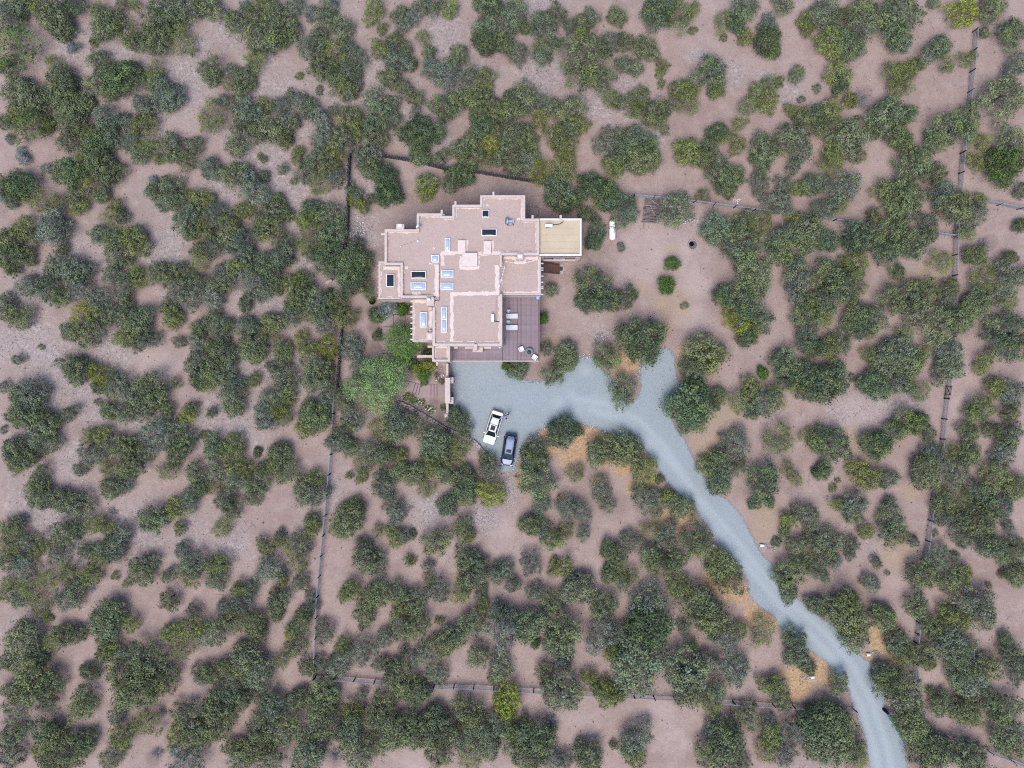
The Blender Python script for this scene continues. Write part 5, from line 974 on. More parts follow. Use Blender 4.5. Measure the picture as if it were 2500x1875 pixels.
# culverts with stone aprons
def culvert(px, py, ang, label, n=70):
    t = thing('culvert', label, 'culvert', (*P(px, py), 0.0), math.radians(ang))
    o = MB().lathe([(0.2, -0.3), (0.22, -0.3), (0.22, 0.3), (0.18, 0.3), (0.18, -0.25)], 16, cap=False).build('pipe', M['tank_white'], t, smooth=True); o.rotation_euler = (0, math.pi / 2, 0); o.location = (0, 0, 0.22)
    r = np.random.default_rng(int(px)); pts_ = []
    for _ in range(n):
        u = r.uniform(0.4, 1.9); pts_.append((u, r.uniform(-1, 1) * (0.25 + 0.45 * (u - 0.4)), 0.06))
    stones('apron_stones', pts_, (0.05, 0.12), (0.4, 0.9), None, None, parent=t)
culvert(1859, 1331, -4, 'white culvert pipe with a stone apron right of the driveway bend'); culvert(2118, 1597, 4, 'white culvert pipe with a fan of stones on wood chips')
culvert(1741, 1332, 130, 'white culvert pipe half hidden left of the driveway', 30); culvert(1982, 1652, 190, 'culvert rocks on the wood chips left of the driveway', 50)

# ------------------------------------------------------------------ cars
def loft(st, mat, name, parent, smooth=True):
    """st: list of (x, [(y, z) half profile from bottom to centre top])"""
    m = MB(); k = len(st[0][1]); V = []
    for x, pr in st:
        full = [(-y, z) for y, z in pr] + [(y, z) for y, z in pr[::-1]][1 if abs(pr[-1][0]) < 1e-6 else 0:]
        V += [(x, y, z) for y, z in full]
    kk = len(V) // len(st); F = []
    for i in range(len(st) - 1):
        for j in range(kk): F.append((i * kk + j, i * kk + (j + 1) % kk, (i + 1) * kk + (j + 1) % kk, (i + 1) * kk + j))
    F += [tuple(range(kk)), tuple((len(st) - 1) * kk + j for j in range(kk))]
    return m.add(V, F).build(name, M[mat], parent, smooth=smooth)

def car(name, label, px, py, heading, Lc, W, paint, side, hood_z, belt, roof_z, roof_x, base_x, round_f, round_r, suv):
    t = thing(name, label, 'car', (*P(px, py, 0.8), 0.035), heading, 'cars parked on the gravel court')
    h = Lc / 2
    def hw(x):
        u = x / h; r_ = round_f if u > 0 else round_r
        return W / 2 * (1 - r_ * abs(u) ** 5)
    xs = [-h, -h + .05, -h + .18, -h + .45, -h + 0.9, -0.6, 0, base_x[1], h - 0.9, h - .45, h - .18, h - .05, h]
    st = []
    for x in xs:
        w = hw(x) - (0.08 if abs(x) == h else 0); front = x > base_x[1] - 0.01
        top = belt if not front else belt + (hood_z - belt) * min(1, (x - base_x[1]) / (h - base_x[1]) * 1.1)
        if x >= h - 0.05: top -= 0.16
        if x <= -h + 0.05: top = belt - 0.12
        st.append((x, [(w * 0.92, 0.24), (w, 0.42), (w, 0.68), (w * 0.985, top - 0.1), (w * 0.93, top - 0.02), (w * 0.6, top + 0.02), (0, top + 0.03)]))
    body = loft(st, side, 'body', t)
    # bonnet panel
    x0, x1 = base_x[1] + 0.02, h - 0.16; V = []
    n_ = 6
    for i in range(n_ + 1):
        x = x0 + (x1 - x0) * i / n_; w = (hw(x) - (0.16 if suv else 0.22)) * (1 - (0 if suv else 0.25) * (i / n_) ** 3); zt = belt + (hood_z - belt) * min(1, (x - base_x[1]) / (h - base_x[1]) * 1.1)
        V += [(x, y_, zt + 0.045 + 0.03 * (1 - (y_ / w) ** 2)) for y_ in np.linspace(-w, w, 5)]
    MB().add(V, [(i * 5 + j, i * 5 + j + 1, i * 5 + j + 6, i * 5 + j + 5) for i in range(n_) for j in range(4)]).build('bonnet', M[paint], t, smooth=True)
    # glass house with painted roof
    wb, wt = W / 2 - 0.10, W / 2 - (0.37 if suv else 0.38); bx0, bx1 = base_x; rx0, rx1 = roof_x; z0, z1 = belt + 0.0, roof_z - 0.05
    def quad(p, mat, name, th=0.0):
        return MB().add(p, [(0, 1, 2, 3)]).build(name, M[mat], t)
    c = {(-1, 0): 0}
    B = [(bx0, -wb, z0), (bx1, -wb * 0.98, z0), (bx1, wb * 0.98, z0), (bx0, wb, z0)]; T = [(rx0, -wt, z1), (rx1, -wt, z1), (rx1, wt, z1), (rx0, wt, z1)]
    quad([B[1], B[2], T[2], T[1]], 'car_glass', 'windscreen'); quad([B[3], B[0], T[0], T[3]], 'car_glass', 'rear_window')
    quad([B[0], B[1], T[1], T[0]], 'car_glass', 'side_window'); quad([B[2], B[3], T[3], T[2]], 'car_glass', 'side_window')
    pil = MB()
    for b_, t_ in zip(B, T): pil.tube(b_, t_, 0.05, 0.045, n=6)
    for f_ in (0.36, 0.68):
        for s_ in (-1, 1):
            pil.tube((bx0 + (bx1 - bx0) * f_ * 0.92, s_ * wb, z0), (rx0 + (rx1 - rx0) * f_, s_ * wt, z1), 0.035, n=5)
    for s_ in (-1, 1): pil.tube((bx0, s_ * (wb + 0.01), z0), (bx1, s_ * (wb + 0.01), z0), 0.025, n=5)
    pil.build('pillars', M[paint if suv else side], t)
    st = []
    for x in np.linspace(rx0 - 0.03, rx1 + 0.03, 7):
        u = (x - (rx0 + rx1) / 2) / ((rx1 - rx0) / 2); d = 0.035 * abs(u) ** 4; w = wt + 0.02 - 0.03 * abs(u) ** 6
        st.append((x, [(w, z1 - 0.02), (w, z1 + 0.02 - d), (w * 0.85, z1 + 0.05 - d), (w * 0.4, z1 + 0.07 - d), (0, z1 + 0.075 - d)]))
    roof = loft(st, paint, 'roof', t)
    # sunroof, rails, bars
    sx0, sx1 = (rx1 - 0.85, rx1 - 0.15) if suv else (rx1 - 0.62, rx1 - 0.16)
    o = MB().box(((sx0 + sx1) / 2, 0, z1 + 0.082), (sx1 - sx0, wt * 1.25, 0.02)).build('sunroof', M['car_glass'], roof, bevel=0.008, seg=1)
    for s_ in (-1, 1): MB().tube((rx0 + 0.1, s_ * (wt - 0.06), z1 + 0.12), (rx1 - 0.12, s_ * (wt - 0.06), z1 + 0.12), 0.025, n=6).build('roof_rail', M['white_paint' if suv else 'silver_paint'], roof)
    if suv:
        for x in (rx1 - 0.95, rx0 + 0.95): MB().box((x, 0, z1 + 0.14), (0.06, wt * 1.9, 0.035)).build('roof_bar', M['grey_metal'], roof)
        for s_ in (-0.22, 0.22): MB().box((rx0 + 0.75, s_, z1 + 0.1), (0.9, 0.03, 0.02)).build('rack_strip', M['grey_metal'], roof)
    else:
        MB().box((rx0 + 0.45, 0, z1 + 0.11), (0.14, 0.03, 0.06)).build('aerial', M['black_plastic'], roof)
        MB().box((rx0 - 0.12, 0, z1 - 0.01), (0.3, wt * 1.6, 0.035)).build('spoiler', M[side], roof, bevel=0.01, seg=1)
    for s_ in (-1, 1):
        MB().box((bx1 - 0.28, s_ * (W / 2 + 0.1), belt + 0.06), (0.12, 0.22, 0.14)).build('mirror', M[paint], t, bevel=0.03)
        tl = MB().box((-h + (0.12 if suv else 0.42), s_ * (W / 2 - (0.12 if suv else 0.2)), belt - (0.15 if suv else -0.04)), (0.14 if suv else 0.34, 0.16, 0.3 if suv else 0.12)).build('tail_light', M['tail_red'], t, bevel=0.02)
        MB().box((h - 0.16, s_ * (W / 2 - 0.3), hood_z - 0.14), (0.2, 0.34, 0.14)).build('headlight', M['lamp_clear'], t, bevel=0.03)
    MB().box((h - 0.03, 0, 0.5), (0.12, W * 0.86, 0.22)).build('bumper', M[paint if suv else side], t, bevel=0.04); MB().box((-h + 0.02, 0, 0.52), (0.14, W * 0.86, 0.24)).build('bumper', M[paint if suv else 'silver_paint'], t, bevel=0.04)
    if suv: MB().box((-h + 0.3, 0, belt + 0.03), (0.5, W * 0.8, 0.05)).build('tailgate', M[paint], t, bevel=0.02)
    for sx in (-h + 0.85, h - 0.85):
        for s_ in (-1, 1):
            w = MB().lathe([(0.2, -0.1), (0.33, -0.11), (0.35, -0.06), (0.35, 0.06), (0.33, 0.11), (0.2, 0.1)], 20).build('wheel', M['rubber'], t); w.location = (sx, s_ * (W / 2 - 0.08), 0.35); w.rotation_euler = (math.pi / 2, 0, 0)
            o = MB().lathe([(0.21, -0.105), (0.21, 0.105)], 16).build('rim', M['rim'], w)
    return t
hd = math.atan2(-760, -235)
car('parked_car', 'white off road car with roof bars, people at its rear corner', 1203.8, 1043.5, hd, 4.72, 1.78, 'white_paint', 'white_paint', 1.02, 1.08, 1.78, (-1.42, 0.52), (-1.93, 1.28), 0.10, 0.08, True)
hd2 = math.atan2(-745, -120)
car('parked_car', 'silver blue estate car with red tail lights beside the rock edging', 1242.5, 1098, hd2, 4.5, 1.86, 'silver_paint', 'navy_paint', 0.92, 1.02, 1.62, (-1.70, 0.50), (-2.0, 1.36), 0.26, 0.16, False)

# ------------------------------------------------------------------ people
def person(px, py, face, label, top, legs, lean, arm):
    Hh = 1.70; sk = {}
    J = {'pelvis': (0, 0, 0.94, .125), 'waist': (0.01, 0, 1.08, .115), 'chest': (0.03 + lean * .4, 0, 1.28, .135), 'neckb': (0.03 + lean, 0, 1.43, .065), 'neck': (0.045 + lean, 0, 1.50, .055), 'head': (0.065 + lean * 1.2, 0, 1.60, .092), 'crown': (0.06 + lean * 1.2, 0, 1.67, .075)}
    E = [('pelvis', 'waist'), ('waist', 'chest'), ('chest', 'neckb'), ('neckb', 'neck'), ('neck', 'head'), ('head', 'crown')]
    for s, n in ((1, 'l'), (-1, 'r')):
        J.update({'hip' + n: (0, s * .095, .90, .095), 'knee' + n: (0.03, s * .11, .49, .058), 'ank' + n: (-0.01, s * .12, .09, .042), 'toe' + n: (0.17, s * .14, .04, .036),
                  'sh' + n: (0.03 + lean * .7, s * .19, 1.39, .062)})
        el = (0.05 + lean * .7 + arm[0], s * .28, 1.13); wr = (0.22 + lean * .7 + arm[0], s * .22, 1.02 + arm[1])
        J['el' + n] = (*el, .042); J['wr' + n] = (*wr, .028); J['palm' + n] = (wr[0] + .07, wr[1] - s * .01, wr[2] + .005, .030)
        E += [('pelvis', 'hip' + n), ('hip' + n, 'knee' + n), ('knee' + n, 'ank' + n), ('ank' + n, 'toe' + n), ('chest', 'sh' + n), ('sh' + n, 'el' + n), ('el' + n, 'wr' + n), ('wr' + n, 'palm' + n)]
        for f in range(5):
            o_ = (f - 2) * .018
            if f == 4: a0 = (wr[0] + .06, wr[1] - s * .045, wr[2] + .01); a1 = (wr[0] + .10, wr[1] - s * .055, wr[2] - .005)
            else: a0 = (wr[0] + .13, wr[1] - s * .01 + o_ + .009, wr[2] - .002); a1 = (wr[0] + .16 + .008 * (1.5 - abs(f - 1.5)), wr[1] - s * .01 + o_ * 1.1 + .009, wr[2] - .025)
            J['f%d%s' % (f, n)] = (*a0, .0095); J['g%d%s' % (f, n)] = (*a1, .008); E += [('palm' + n, 'f%d%s' % (f, n)), ('f%d%s' % (f, n), 'g%d%s' % (f, n))]
    names = list(J); me = bpy.data.meshes.new('person'); me.from_pydata([J[k][:3] for k in names], [(names.index(a), names.index(b)) for a, b in E], []); me.update()
    o = bpy.data.objects.new('person', me); COL.objects.link(o)
    md = o.modifiers.new('skin', 'SKIN'); md.branch_smoothing = 0.6; md.use_smooth_shade = True
    for i, k in enumerate(names): me.skin_vertices[0].data[i].radius = (J[k][3], J[k][3] * (1.25 if k in ('pelvis', 'waist', 'chest') else 1)); me.skin_vertices[0].data[i].use_root = (k == 'pelvis')
    o.modifiers.new('sub', 'SUBSURF').levels = 1; o.modifiers['sub'].render_levels = 1
    dg = bpy.context.evaluated_depsgraph_get(); m2 = bpy.data.meshes.new_from_object(o.evaluated_get(dg)); bpy.data.objects.remove(o)
    for k in ('skin', top, legs, 'shoe'): m2.materials.append(M[k])
    for p in m2.polygons:
        c = p.center; p.use_smooth = True
        arm_out = abs(c.y) > 0.2 and c.z < 1.22 and c.z > 0.9
        if c.z < 0.10: p.material_index = 3
        elif c.z < 0.97 and not (abs(c.y) > 0.17 and c.x > 0.12): p.material_index = 2
        elif c.z < 1.46 and not arm_out and not (c.x > 0.16 and c.z < 1.2): p.material_index = 1
        else: p.material_index = 0
    b = bpy.data.objects.new('person', m2); link(b); b.location = (*P(px, py, 1.2), 0.04); b.rotation_euler = (0, 0, face); tag(b, label, 'person', 'people by the white car')
    hx = 0.062 + lean * 1.2
    MB().lathe([(0.104, -0.07), (0.112, 0.0), (0.098, 0.06), (0.06, 0.10), (0.01, 0.115)], 16).build('hair', M['hair'], b, smooth=True, loc=(hx - 0.015, 0, 1.645))
    for s in (1, -1): MB().lathe([(0.001, -.008), (.012, 0), (.001, .008)], 8).build('eye', M['hair'], b, loc=(hx + .088, s * .034, 1.615))
    MB().add([(hx + .085, -.014, 1.575), (hx + .085, .014, 1.575), (hx + .12, 0, 1.58), (hx + .09, 0, 1.62)], [(0, 1, 2), (0, 2, 3), (2, 1, 3)]).build('nose', M['skin'], b)
    for s in (1, -1): MB().box((hx, s * .1, 1.60), (.04, .02, .06)).build('ear', M['skin'], b, bevel=.006)
    MB().box((hx + .09, 0, 1.55), (.012, .05, .012)).build('mouth', M['tail_red'], b)
    return b
person(1233, 1016, 5.2, 'person in a lilac shirt bending by the white car', 'shirt_lilac', 'jeans', 0.26, (0.05, -0.05))
person(1241.5, 1010.5, 3.9, 'person in a pale top standing farther from the white car', 'shirt_white', 'trousers_dark', 0.02, (0.0, 0.06))

# ------------------------------------------------------------------ fences
def resample(line, step, z=0.0):
    pts_ = [np.array(P(x, y, z)) for x, y in line]; seg_ = [np.hypot(*(b - a)) for a, b in zip(pts_[:-1], pts_[1:])]; tot = sum(seg_); n_ = max(int(round(tot / step)), 1); out = []
    for i in range(n_ + 1):
        d = tot * i / n_; k = 0
        while k < len(seg_) - 1 and d > seg_[k]: d -= seg_[k]; k += 1
        out.append(pts_[k] + (pts_[k + 1] - pts_[k]) * (d / seg_[k]))
    return out

def wire_fence(line, label, step=2.9, hgt=1.5, thick=1.0, skip_last=False):
    pts_ = resample(line, step, 0.75); t = thing('wire_fence', label, 'fence', (pts_[0][0], pts_[0][1], 0.0)); T0 = Vector(t.location)
    post = None
    for p in pts_[:-1] if skip_last else pts_:
        if post is None: post = MB().box((0, 0, hgt / 2 - 0.1), (0.13 * thick, 0.13 * thick, hgt + 0.3)).build('post', M['fence_post'], t, bevel=0.012, seg=1); o = post
        else: o = obj('post', post.data, None, t)
        o.location = Vector((p[0], p[1], ground_z(*p))) - T0; o.rotation_euler = (RNG.normal(0, 0.02), RNG.normal(0, 0.02), RNG.uniform(0, 1.5))
    for z, r in ((0.30, 0.03), (0.72, 0.03), (1.12, 0.035), (1.42, 0.045)):
        m = MB()
        for a_, b_ in zip(pts_[:-1], pts_[1:]): m.tube((a_[0], a_[1], z * hgt / 1.5), (b_[0], b_[1], z * hgt / 1.5), r * thick, n=5, cap=False)
        m.build('rail', M['fence_rail'], t).location = -T0
    m = MB()
    for a_, b_ in zip(pts_[:-1], pts_[1:]):
        n_ = max(int(np.hypot(*(b_ - a_)) / 0.24), 1)
        for i in range(n_):
            q = a_ + (b_ - a_) * (i + 0.5) / n_; m.tube((q[0], q[1], 0.1), (q[0], q[1], 1.4), 0.008, n=3, cap=False)
        for z in (0.18, 0.42, 0.55, 0.88, 1.0, 1.26): m.tube((a_[0], a_[1], z), (b_[0], b_[1], z), 0.008, n=3, cap=False)
    o = m.build('wire_mesh', M['fence_wire'], t); o.location = -T0; o['kind'] = 'stuff'
    return t, pts_

wire_fence([(817,960),(811,1085),(800,1190),(797,1240),(786,1340),(775,1455),(771,1560),(766,1656)], 'grey post and wire fence running down left of the trees to the lower corner')
wire_fence([(767,1657),(830,1658),(950,1668),(1000,1680),(1115,1676),(1330,1690),(1500,1698),(1700,1709),(1850,1722),(2086,1734)], 'long grey post and wire fence crossing the bottom to the driveway')
wire_fence([(2164,1738),(2215,1744)], 'short fence stub between green gate and trees', 1.5)
wire_fence([(2262,1785),(2340,1808),(2400,1830),(2460,1853),(2520,1878)], 'post and wire fence in the lower right corner')
wire_fence([(1548,478),(1590,481),(1680,490),(1830,510),(1920,523),(2010,533),(2150,552),(2332,576)], 'grey post and wire fence from the pole pile to the right fence')
_, ep = wire_fence([(2383,72),(2372,200),(2360,300),(2350,380),(2343,470),(2334,575),(2331,700),(2328,800),(2322,890),(2316,943),(2313,964),(2308,1000),(2295,1130),(2276,1230),(2265,1330),(2252,1390),(2243,1480),(2243,1530),(2235,1590),(2236,1670)], 'tall grey post and wire fence running down the right side')
wire_fence([(2346,478),(2400,490),(2470,504),(2540,518)], 'post and wire fence branching off to the right edge')
# cross-braced panel in the right fence
t = thing('fence_brace', 'dark timber cross braced panel in the right fence', 'brace', (*P(2314, 953, 0.7), 0.0)); T0 = Vector(t.location)
a, b = Vector((*P(2316, 943, 0.7), 0)), Vector((*P(2313, 964, 0.7), 0))
for q in (a, b): MB().box((0, 0, 0.75), (0.13, 0.13, 1.7)).build('post', M['stair_wood'], t, bevel=0.012, seg=1).location = q - T0
for z0_, z1_ in ((0.15, 1.4), (1.4, 0.15), (1.45, 1.45), (0.12, 0.12)):
    MB().tube((a.x, a.y, z0_), (b.x, b.y, z1_), 0.06, n=6).build('brace', M['stair_wood'], t).location = -T0
t = thing('fence_box', 'small black box on the right fence below the braced panel', 'box', (*P(2316, 973, 1.0), 0.0)); MB().box((0, 0, 1.0), (0.3, 0.26, 0.36)).build('case', M['black_plastic'], t, bevel=0.02); MB().box((0, 0, 0.4), (0.08, 0.08, 0.85)).build('stake', M['fence_post'], t)
t = thing('fence_box', 'small black box on the right fence near the driveway gate', 'box', (*P(2242, 1549, 1.0), 0.0)); MB().box((0, 0, 1.0), (0.3, 0.3, 0.36)).build('case', M['black_plastic'], t, bevel=0.02); MB().box((0, 0, 0.4), (0.08, 0.08, 0.85)).build('stake', M['fence_post'], t)
# green pipe gate standing open
A0, B0 = Vector((*P(2164, 1738, 0.7), 0)), Vector((*P(2210, 1814, 0.7), 0)); d = B0 - A0
t = thing('driveway_gate', 'open green metal pipe gate at the driveway edge', 'gate', A0)
for z in (0.25, 0.48, 0.72, 0.97, 1.25): MB().tube((0, 0, z), (d.x, d.y, z), 0.05, n=8).build('bar', M['gate_green'], t)
for f in (0.01, 0.35, 0.68, 0.99): MB().tube((d.x * f, d.y * f, 0.22), (d.x * f, d.y * f, 1.27), 0.045, n=8).build('upright', M['gate_green'], t)
MB().box((-0.12, 0.12, 0.7), (0.3, 0.3, 1.7)).build('gate_post', M['fence_post'], t, bevel=0.03)

def coyote(line, label, hgt=1.9):
    pts_ = resample(line, 0.115, hgt / 2); t = thing('stake_fence', label, 'fence', (pts_[0][0], pts_[0][1], 0.0)); T0 = Vector(t.location)
    for mt, par in (('coyote_pole', 0), ('coyote_dark', 1)):
        m = MB()
        for i, p in enumerate(pts_):
            if (i % 3 == 1) != bool(par): continue
            h = hgt * RNG.uniform(0.86, 1.08); r = RNG.uniform(0.042, 0.065)
            m.tube((p[0] + RNG.normal(0, .02), p[1] + RNG.normal(0, .02), -0.1), (p[0] + RNG.normal(0, .05), p[1] + RNG.normal(0, .05), h), r, r * 0.75, n=5)
        o = m.build('stakes', M[mt], t); o.location = -T0; o['kind'] = 'stuff'
    q = resample(line, 2.4, hgt / 2)
    for z in (0.5, 1.45):
        m = MB()
        for a_, b_ in zip(q[:-1], q[1:]): m.tube((a_[0] + .1, a_[1] + .1, z), (b_[0] + .1, b_[1] + .1, z), 0.04, n=5, cap=False)
        m.build('rail', M['coyote_dark'], t).location = -T0
coyote([(855,372),(852,395),(849,480),(848,567),(840,601),(838,709),(834,802),(828,867),(822,954),(836,954)], 'dark upright stake fence running down left of the house')
coyote([(858,368),(922,378),(1000,390),(1090,412),(1150,416),(1200,425),(1290,440),(1345,452)], 'dark upright stake fence above the house')
# ------------------------------------------------------------------ trees and shrubs
def crown_mesh(seed, n_lobe=5, n_clump=55, per=52, leaf=(0.085, 0.05), spread=0.55, sprig=0.0, fresh=0.12):
    r = np.random.default_rng(seed)
    lob = [(0, 0, 0.42, 0.66)]
    a0 = r.uniform(0, 6.28)
    for i in range(n_lobe):
        a_ = a0 + i * 6.283 / n_lobe + r.uniform(-0.5, 0.5); d = r.uniform(0.38, 0.72) * spread / 0.55
        lob.append((d * math.cos(a_), d * math.sin(a_), r.uniform(0.28, 0.62), r.uniform(0.28, 0.46)))
    lob = np.array(lob); w = lob[:, 3] ** 2; w /= w.sum(); C, N = [], []; tries = 0
    while len(C) < n_clump:
        k = r.choice(len(lob), p=w); v = r.normal(size=3); v /= np.linalg.norm(v)
        if v[2] < -0.3: continue
        p = lob[k, :3] + v * lob[k, 3] * np.array([1, 1, 0.95]) * r.uniform(0.82, 1.1)
        if any(np.linalg.norm(p - q[:3]) < 0.72 * q[3] for q in lob) or p[2] < 0.04: continue
        tries += 1
        if tries < 6000 and C and np.min(np.linalg.norm(np.array(C) - p, axis=1)) < 0.19: continue
        C.append(p); N.append(v)
    C, N = np.array(C), np.array(N); m = n_clump * per
    rc = r.uniform(0.10, 0.175, n_clump)
    off = r.normal(size=(n_clump, per, 3)) * rc[:, None, None] * np.array([0.75, 0.75, 0.6])
    pos = (C[:, None] + off).reshape(-1, 3); nn = np.repeat(N, per, 0)
    core = int(m * 0.10); cp = r.normal(size=(core, 3)); cp /= np.linalg.norm(cp, axis=1)[:, None]; k = r.choice(len(lob), core, p=w)
    cp = lob[k, :3] + cp * lob[k, 3][:, None] * r.uniform(0.3, 0.8, core)[:, None]; cp[:, 2] = np.maximum(cp[:, 2], 0.03)
    pos = np.concatenate([pos, cp]); nn = np.concatenate([nn, r.normal(size=(core, 3))]); tot = len(pos)
    od = np.concatenate([off.reshape(-1, 3) / np.repeat(rc, per)[:, None], np.zeros((core, 3))])
    nrm = od * 0.8 + nn * 0.35 + r.normal(size=(tot, 3)) * 0.35 + np.array([0, 0, 0.3]); nrm /= np.linalg.norm(nrm, axis=1)[:, None]
    tg = np.cross(nrm, r.normal(size=(tot, 3))); tg /= np.linalg.norm(tg, axis=1)[:, None] + 1e-9
    if sprig > 0:
        out = np.concatenate([off.reshape(-1, 3), cp * 0.1]); out /= np.linalg.norm(out, axis=1)[:, None] + 1e-9; tg = tg * (1 - sprig) + out * sprig; tg /= np.linalg.norm(tg, axis=1)[:, None] + 1e-9
    bt = np.cross(nrm, tg); ln = (leaf[0] * r.uniform(0.6, 1.4, tot))[:, None] / 2; wd = (leaf[1] * r.uniform(0.6, 1.4, tot))[:, None] / 2
    V = np.stack([pos - tg * ln, pos + bt * wd, pos + tg * ln, pos - bt * wd], 1).reshape(-1, 3)
    rad = np.percentile(np.hypot(pos[:, 0], pos[:, 1]), 93); V[:, :2] /= rad; zt = np.percentile(V[:, 2], 99); V[:, 2] = np.maximum(V[:, 2] / zt, 0.02)
    me = np_mesh('crown', V, np.arange(tot * 4).reshape(-1, 4))
    ct = r.uniform(0.1, 1, n_clump); tint = np.concatenate([np.repeat(ct, per), r.uniform(0, 0.7, core)]) + r.uniform(-0.15, 0.15, tot)  # inner leaves get a darker tint: shade painted into the gaps
    fr = np.concatenate([np.repeat((r.random(n_clump) < fresh).astype(float), per), np.zeros(core)])
    fattr(me, 'tint', np.repeat(np.clip(tint, 0, 1), 4)); fattr(me, 'fresh', np.repeat(fr, 4)); me.materials.append(M['foliage']); return me

PROTO = {'dense': [crown_mesh(10 + i, 4 + i % 3, 64, 60, (0.080, 0.05), 0.46, 0, 0.1) for i in range(6)],
         'loose': [crown_mesh(30 + i, 5 + i % 3, 50, 56, (0.085, 0.05), 0.62, 0, 0.2) for i in range(7)],
         'spiky': [crown_mesh(50 + i, 5 + i % 3, 42, 54, (0.11, 0.038), 0.58, 0.6, 0.22) for i in range(6)],
         'airy': [crown_mesh(70 + i, 6, 54, 64, (0.095, 0.04), 0.62, 0.4, 0.08) for i in range(6)],
         'small': [crown_mesh(90 + i, 4, 30, 34, (0.13, 0.07), 0.5, 0.3, 0.15) for i in range(4)]}
LIGHT_TREE = crown_mesh(200, 10, 165, 84, (0.055, 0.03), 0.8, 0.4, 0.1); LEAFY = crown_mesh(201, 8, 150, 44, (0.055, 0.035), 0.66, 0.2, 0.1)
COLR = {'j': (0.166, 0.202, 0.112), 'd': (0.114, 0.164, 0.088), 'o': (0.205, 0.242, 0.085), 'y': (0.25, 0.28, 0.05), 'g': (0.184, 0.222, 0.156), 'e': (0.115, 0.18, 0.06), 'n': (0.09, 0.20, 0.03), 'b': (0.27, 0.33, 0.32), 'w': (0.21, 0.25, 0.19), 'x': (0.3, 0.3, 0.3)}
KINDP = {'j': ('dense', 'loose', 'loose'), 'd': ('dense', 'loose'), 'o': ('loose', 'spiky'), 'y': ('spiky', 'loose'), 'g': ('airy', 'airy', 'loose'), 'e': ('dense', 'spiky'), 'n': ('dense',), 'b': ('airy',), 'w': ('airy',)}

def twigs(seed, dense=46):
    r = np.random.default_rng(seed); m = MB()
    for _ in range(dense):
        a_ = r.uniform(0, 6.28); el = r.uniform(0.15, 1.2); l_ = r.uniform(0.5, 1.0); st_ = np.array([r.normal(0, .06), r.normal(0, .06), 0.05])
        e = st_ + np.array([math.cos(a_) * math.cos(el), math.sin(a_) * math.cos(el), math.sin(el)]) * l_; m.tube(st_, e, 0.022, 0.006, n=3, cap=False)
        for _k in range(4):
            q = st_ + (e - st_) * r.uniform(0.3, 0.9); m.tube(q, q + r.normal(size=3) * np.array([.18, .18, .08]) + np.array([math.cos(a_), math.sin(a_), 0.3]) * .12, 0.011, 0.004, n=3, cap=False)
    o = m.build('branches', M['dead_wood']); me_ = o.data; bpy.data.objects.remove(o); return me_
TWIG = [twigs(300 + i) for i in range(4)]

# join neighbouring crowns of one kind into trees
fam = {'j': 'A', 'd': 'D', 'e': 'D', 'o': 'B', 'y': 'B', 'g': 'C', 'w': 'C', 'n': 'N', 'b': 'S', 'x': 'X'}  # D: deeper green crowns split off from the junipers, species unconfirmed
order = sorted(range(len(LOBES)), key=lambda i: -LOBES[i][2]); taken = set(); TREES = []
XY = np.array([[l[0], l[1]] for l in LOBES])
for i in order:
    if i in taken: continue
    taken.add(i); grp = [i]
    if LOBES[i][2] > 0.85 and fam[LOBES[i][3]] in 'ABCD':
        dd = np.hypot(*(XY - XY[i]).T) * K
        for j in np.argsort(dd):
            if len(grp) >= 6: break
            if j in taken or fam[LOBES[j][3]] != fam[LOBES[i][3]] or dd[j] > 3.4 or LOBES[j][2] < 0.6: continue
            if dd[j] < 0.92 * (LOBES[i][2] + LOBES[j][2]): taken.add(int(j)); grp.append(int(j))
    TREES.append(grp)

def zone(px, py):
    if py < 60: return 'at the top edge'
    if py > 1815: return 'at the bottom edge'
    xw = 850 if py < 560 else 835 if py < 960 else 817 - (py - 960) * 0.072
    xe = 2383 - (py - 70) * 0.1 if py > 70 else 2383
    if 860 < px < 1350 and py < 372 + max(0, px - 900) * 0.17: return 'above the stake fence'
    if px < xw - 10: return 'left of the long fence' if py < 1665 else 'below the left fence'
    if py > 1662 + (px - 767) * 0.058: return 'below the bottom fence'
    if px > xe + 8: return 'beyond the right fence'
    if py < 480 and px > 1345: return 'above the upper fence'
    if 850 < px < 1350 and py < 560: return 'inside the stake fence'
    if px < 1110 and 690 < py < 1000: return 'in the entry garden'
    if px > 1330 and py < 960: return 'right of the house'
    if px > 1640: return 'right of the driveway' if py < 1250 or px > 2050 else 'beside the driveway'
    return 'below the gravel court'
used_lab = set()
TINT = {'j': 'green', 'd': 'dark green', 'o': 'olive', 'y': 'yellow green', 'g': 'grey green', 'e': 'bright green', 'n': 'vivid green', 'b': 'silvery blue', 'w': 'silvery', 'x': 'bare grey'}
ONES = 'zero one two three four five six seven eight nine ten eleven twelve thirteen fourteen fifteen sixteen seventeen eighteen nineteen'.split()
TENS = 'x x twenty thirty forty fifty sixty seventy eighty ninety'.split()
def spell(v):
    v = int(min(max(round(v), 1), 99)); return ONES[v] if v < 20 else TENS[v // 10] + ('-' + ONES[v % 10] if v % 10 else '')
def plant_label(px, py, k, noun, big):
    """size, tint and kind, the landmark beside it, and its place in the photograph"""
    size = 'large' if big > 2.4 else 'mid-sized' if big > 1.5 else 'small'
    for dx, dy in ((0, 0), (0.6, 0), (0, 0.6), (-0.6, 0), (0, -0.6), (1, 0), (0, 1), (1, 1), (-1, 0), (0, -1)):
        s_ = '%s %s %s %s, %s percent across, %s percent down' % (size, TINT[k], noun, zone(px, py), spell(px / 25.0 + dx), spell(py / 18.75 + dy))
        if s_ not in used_lab: break
    used_lab.add(s_); return s_

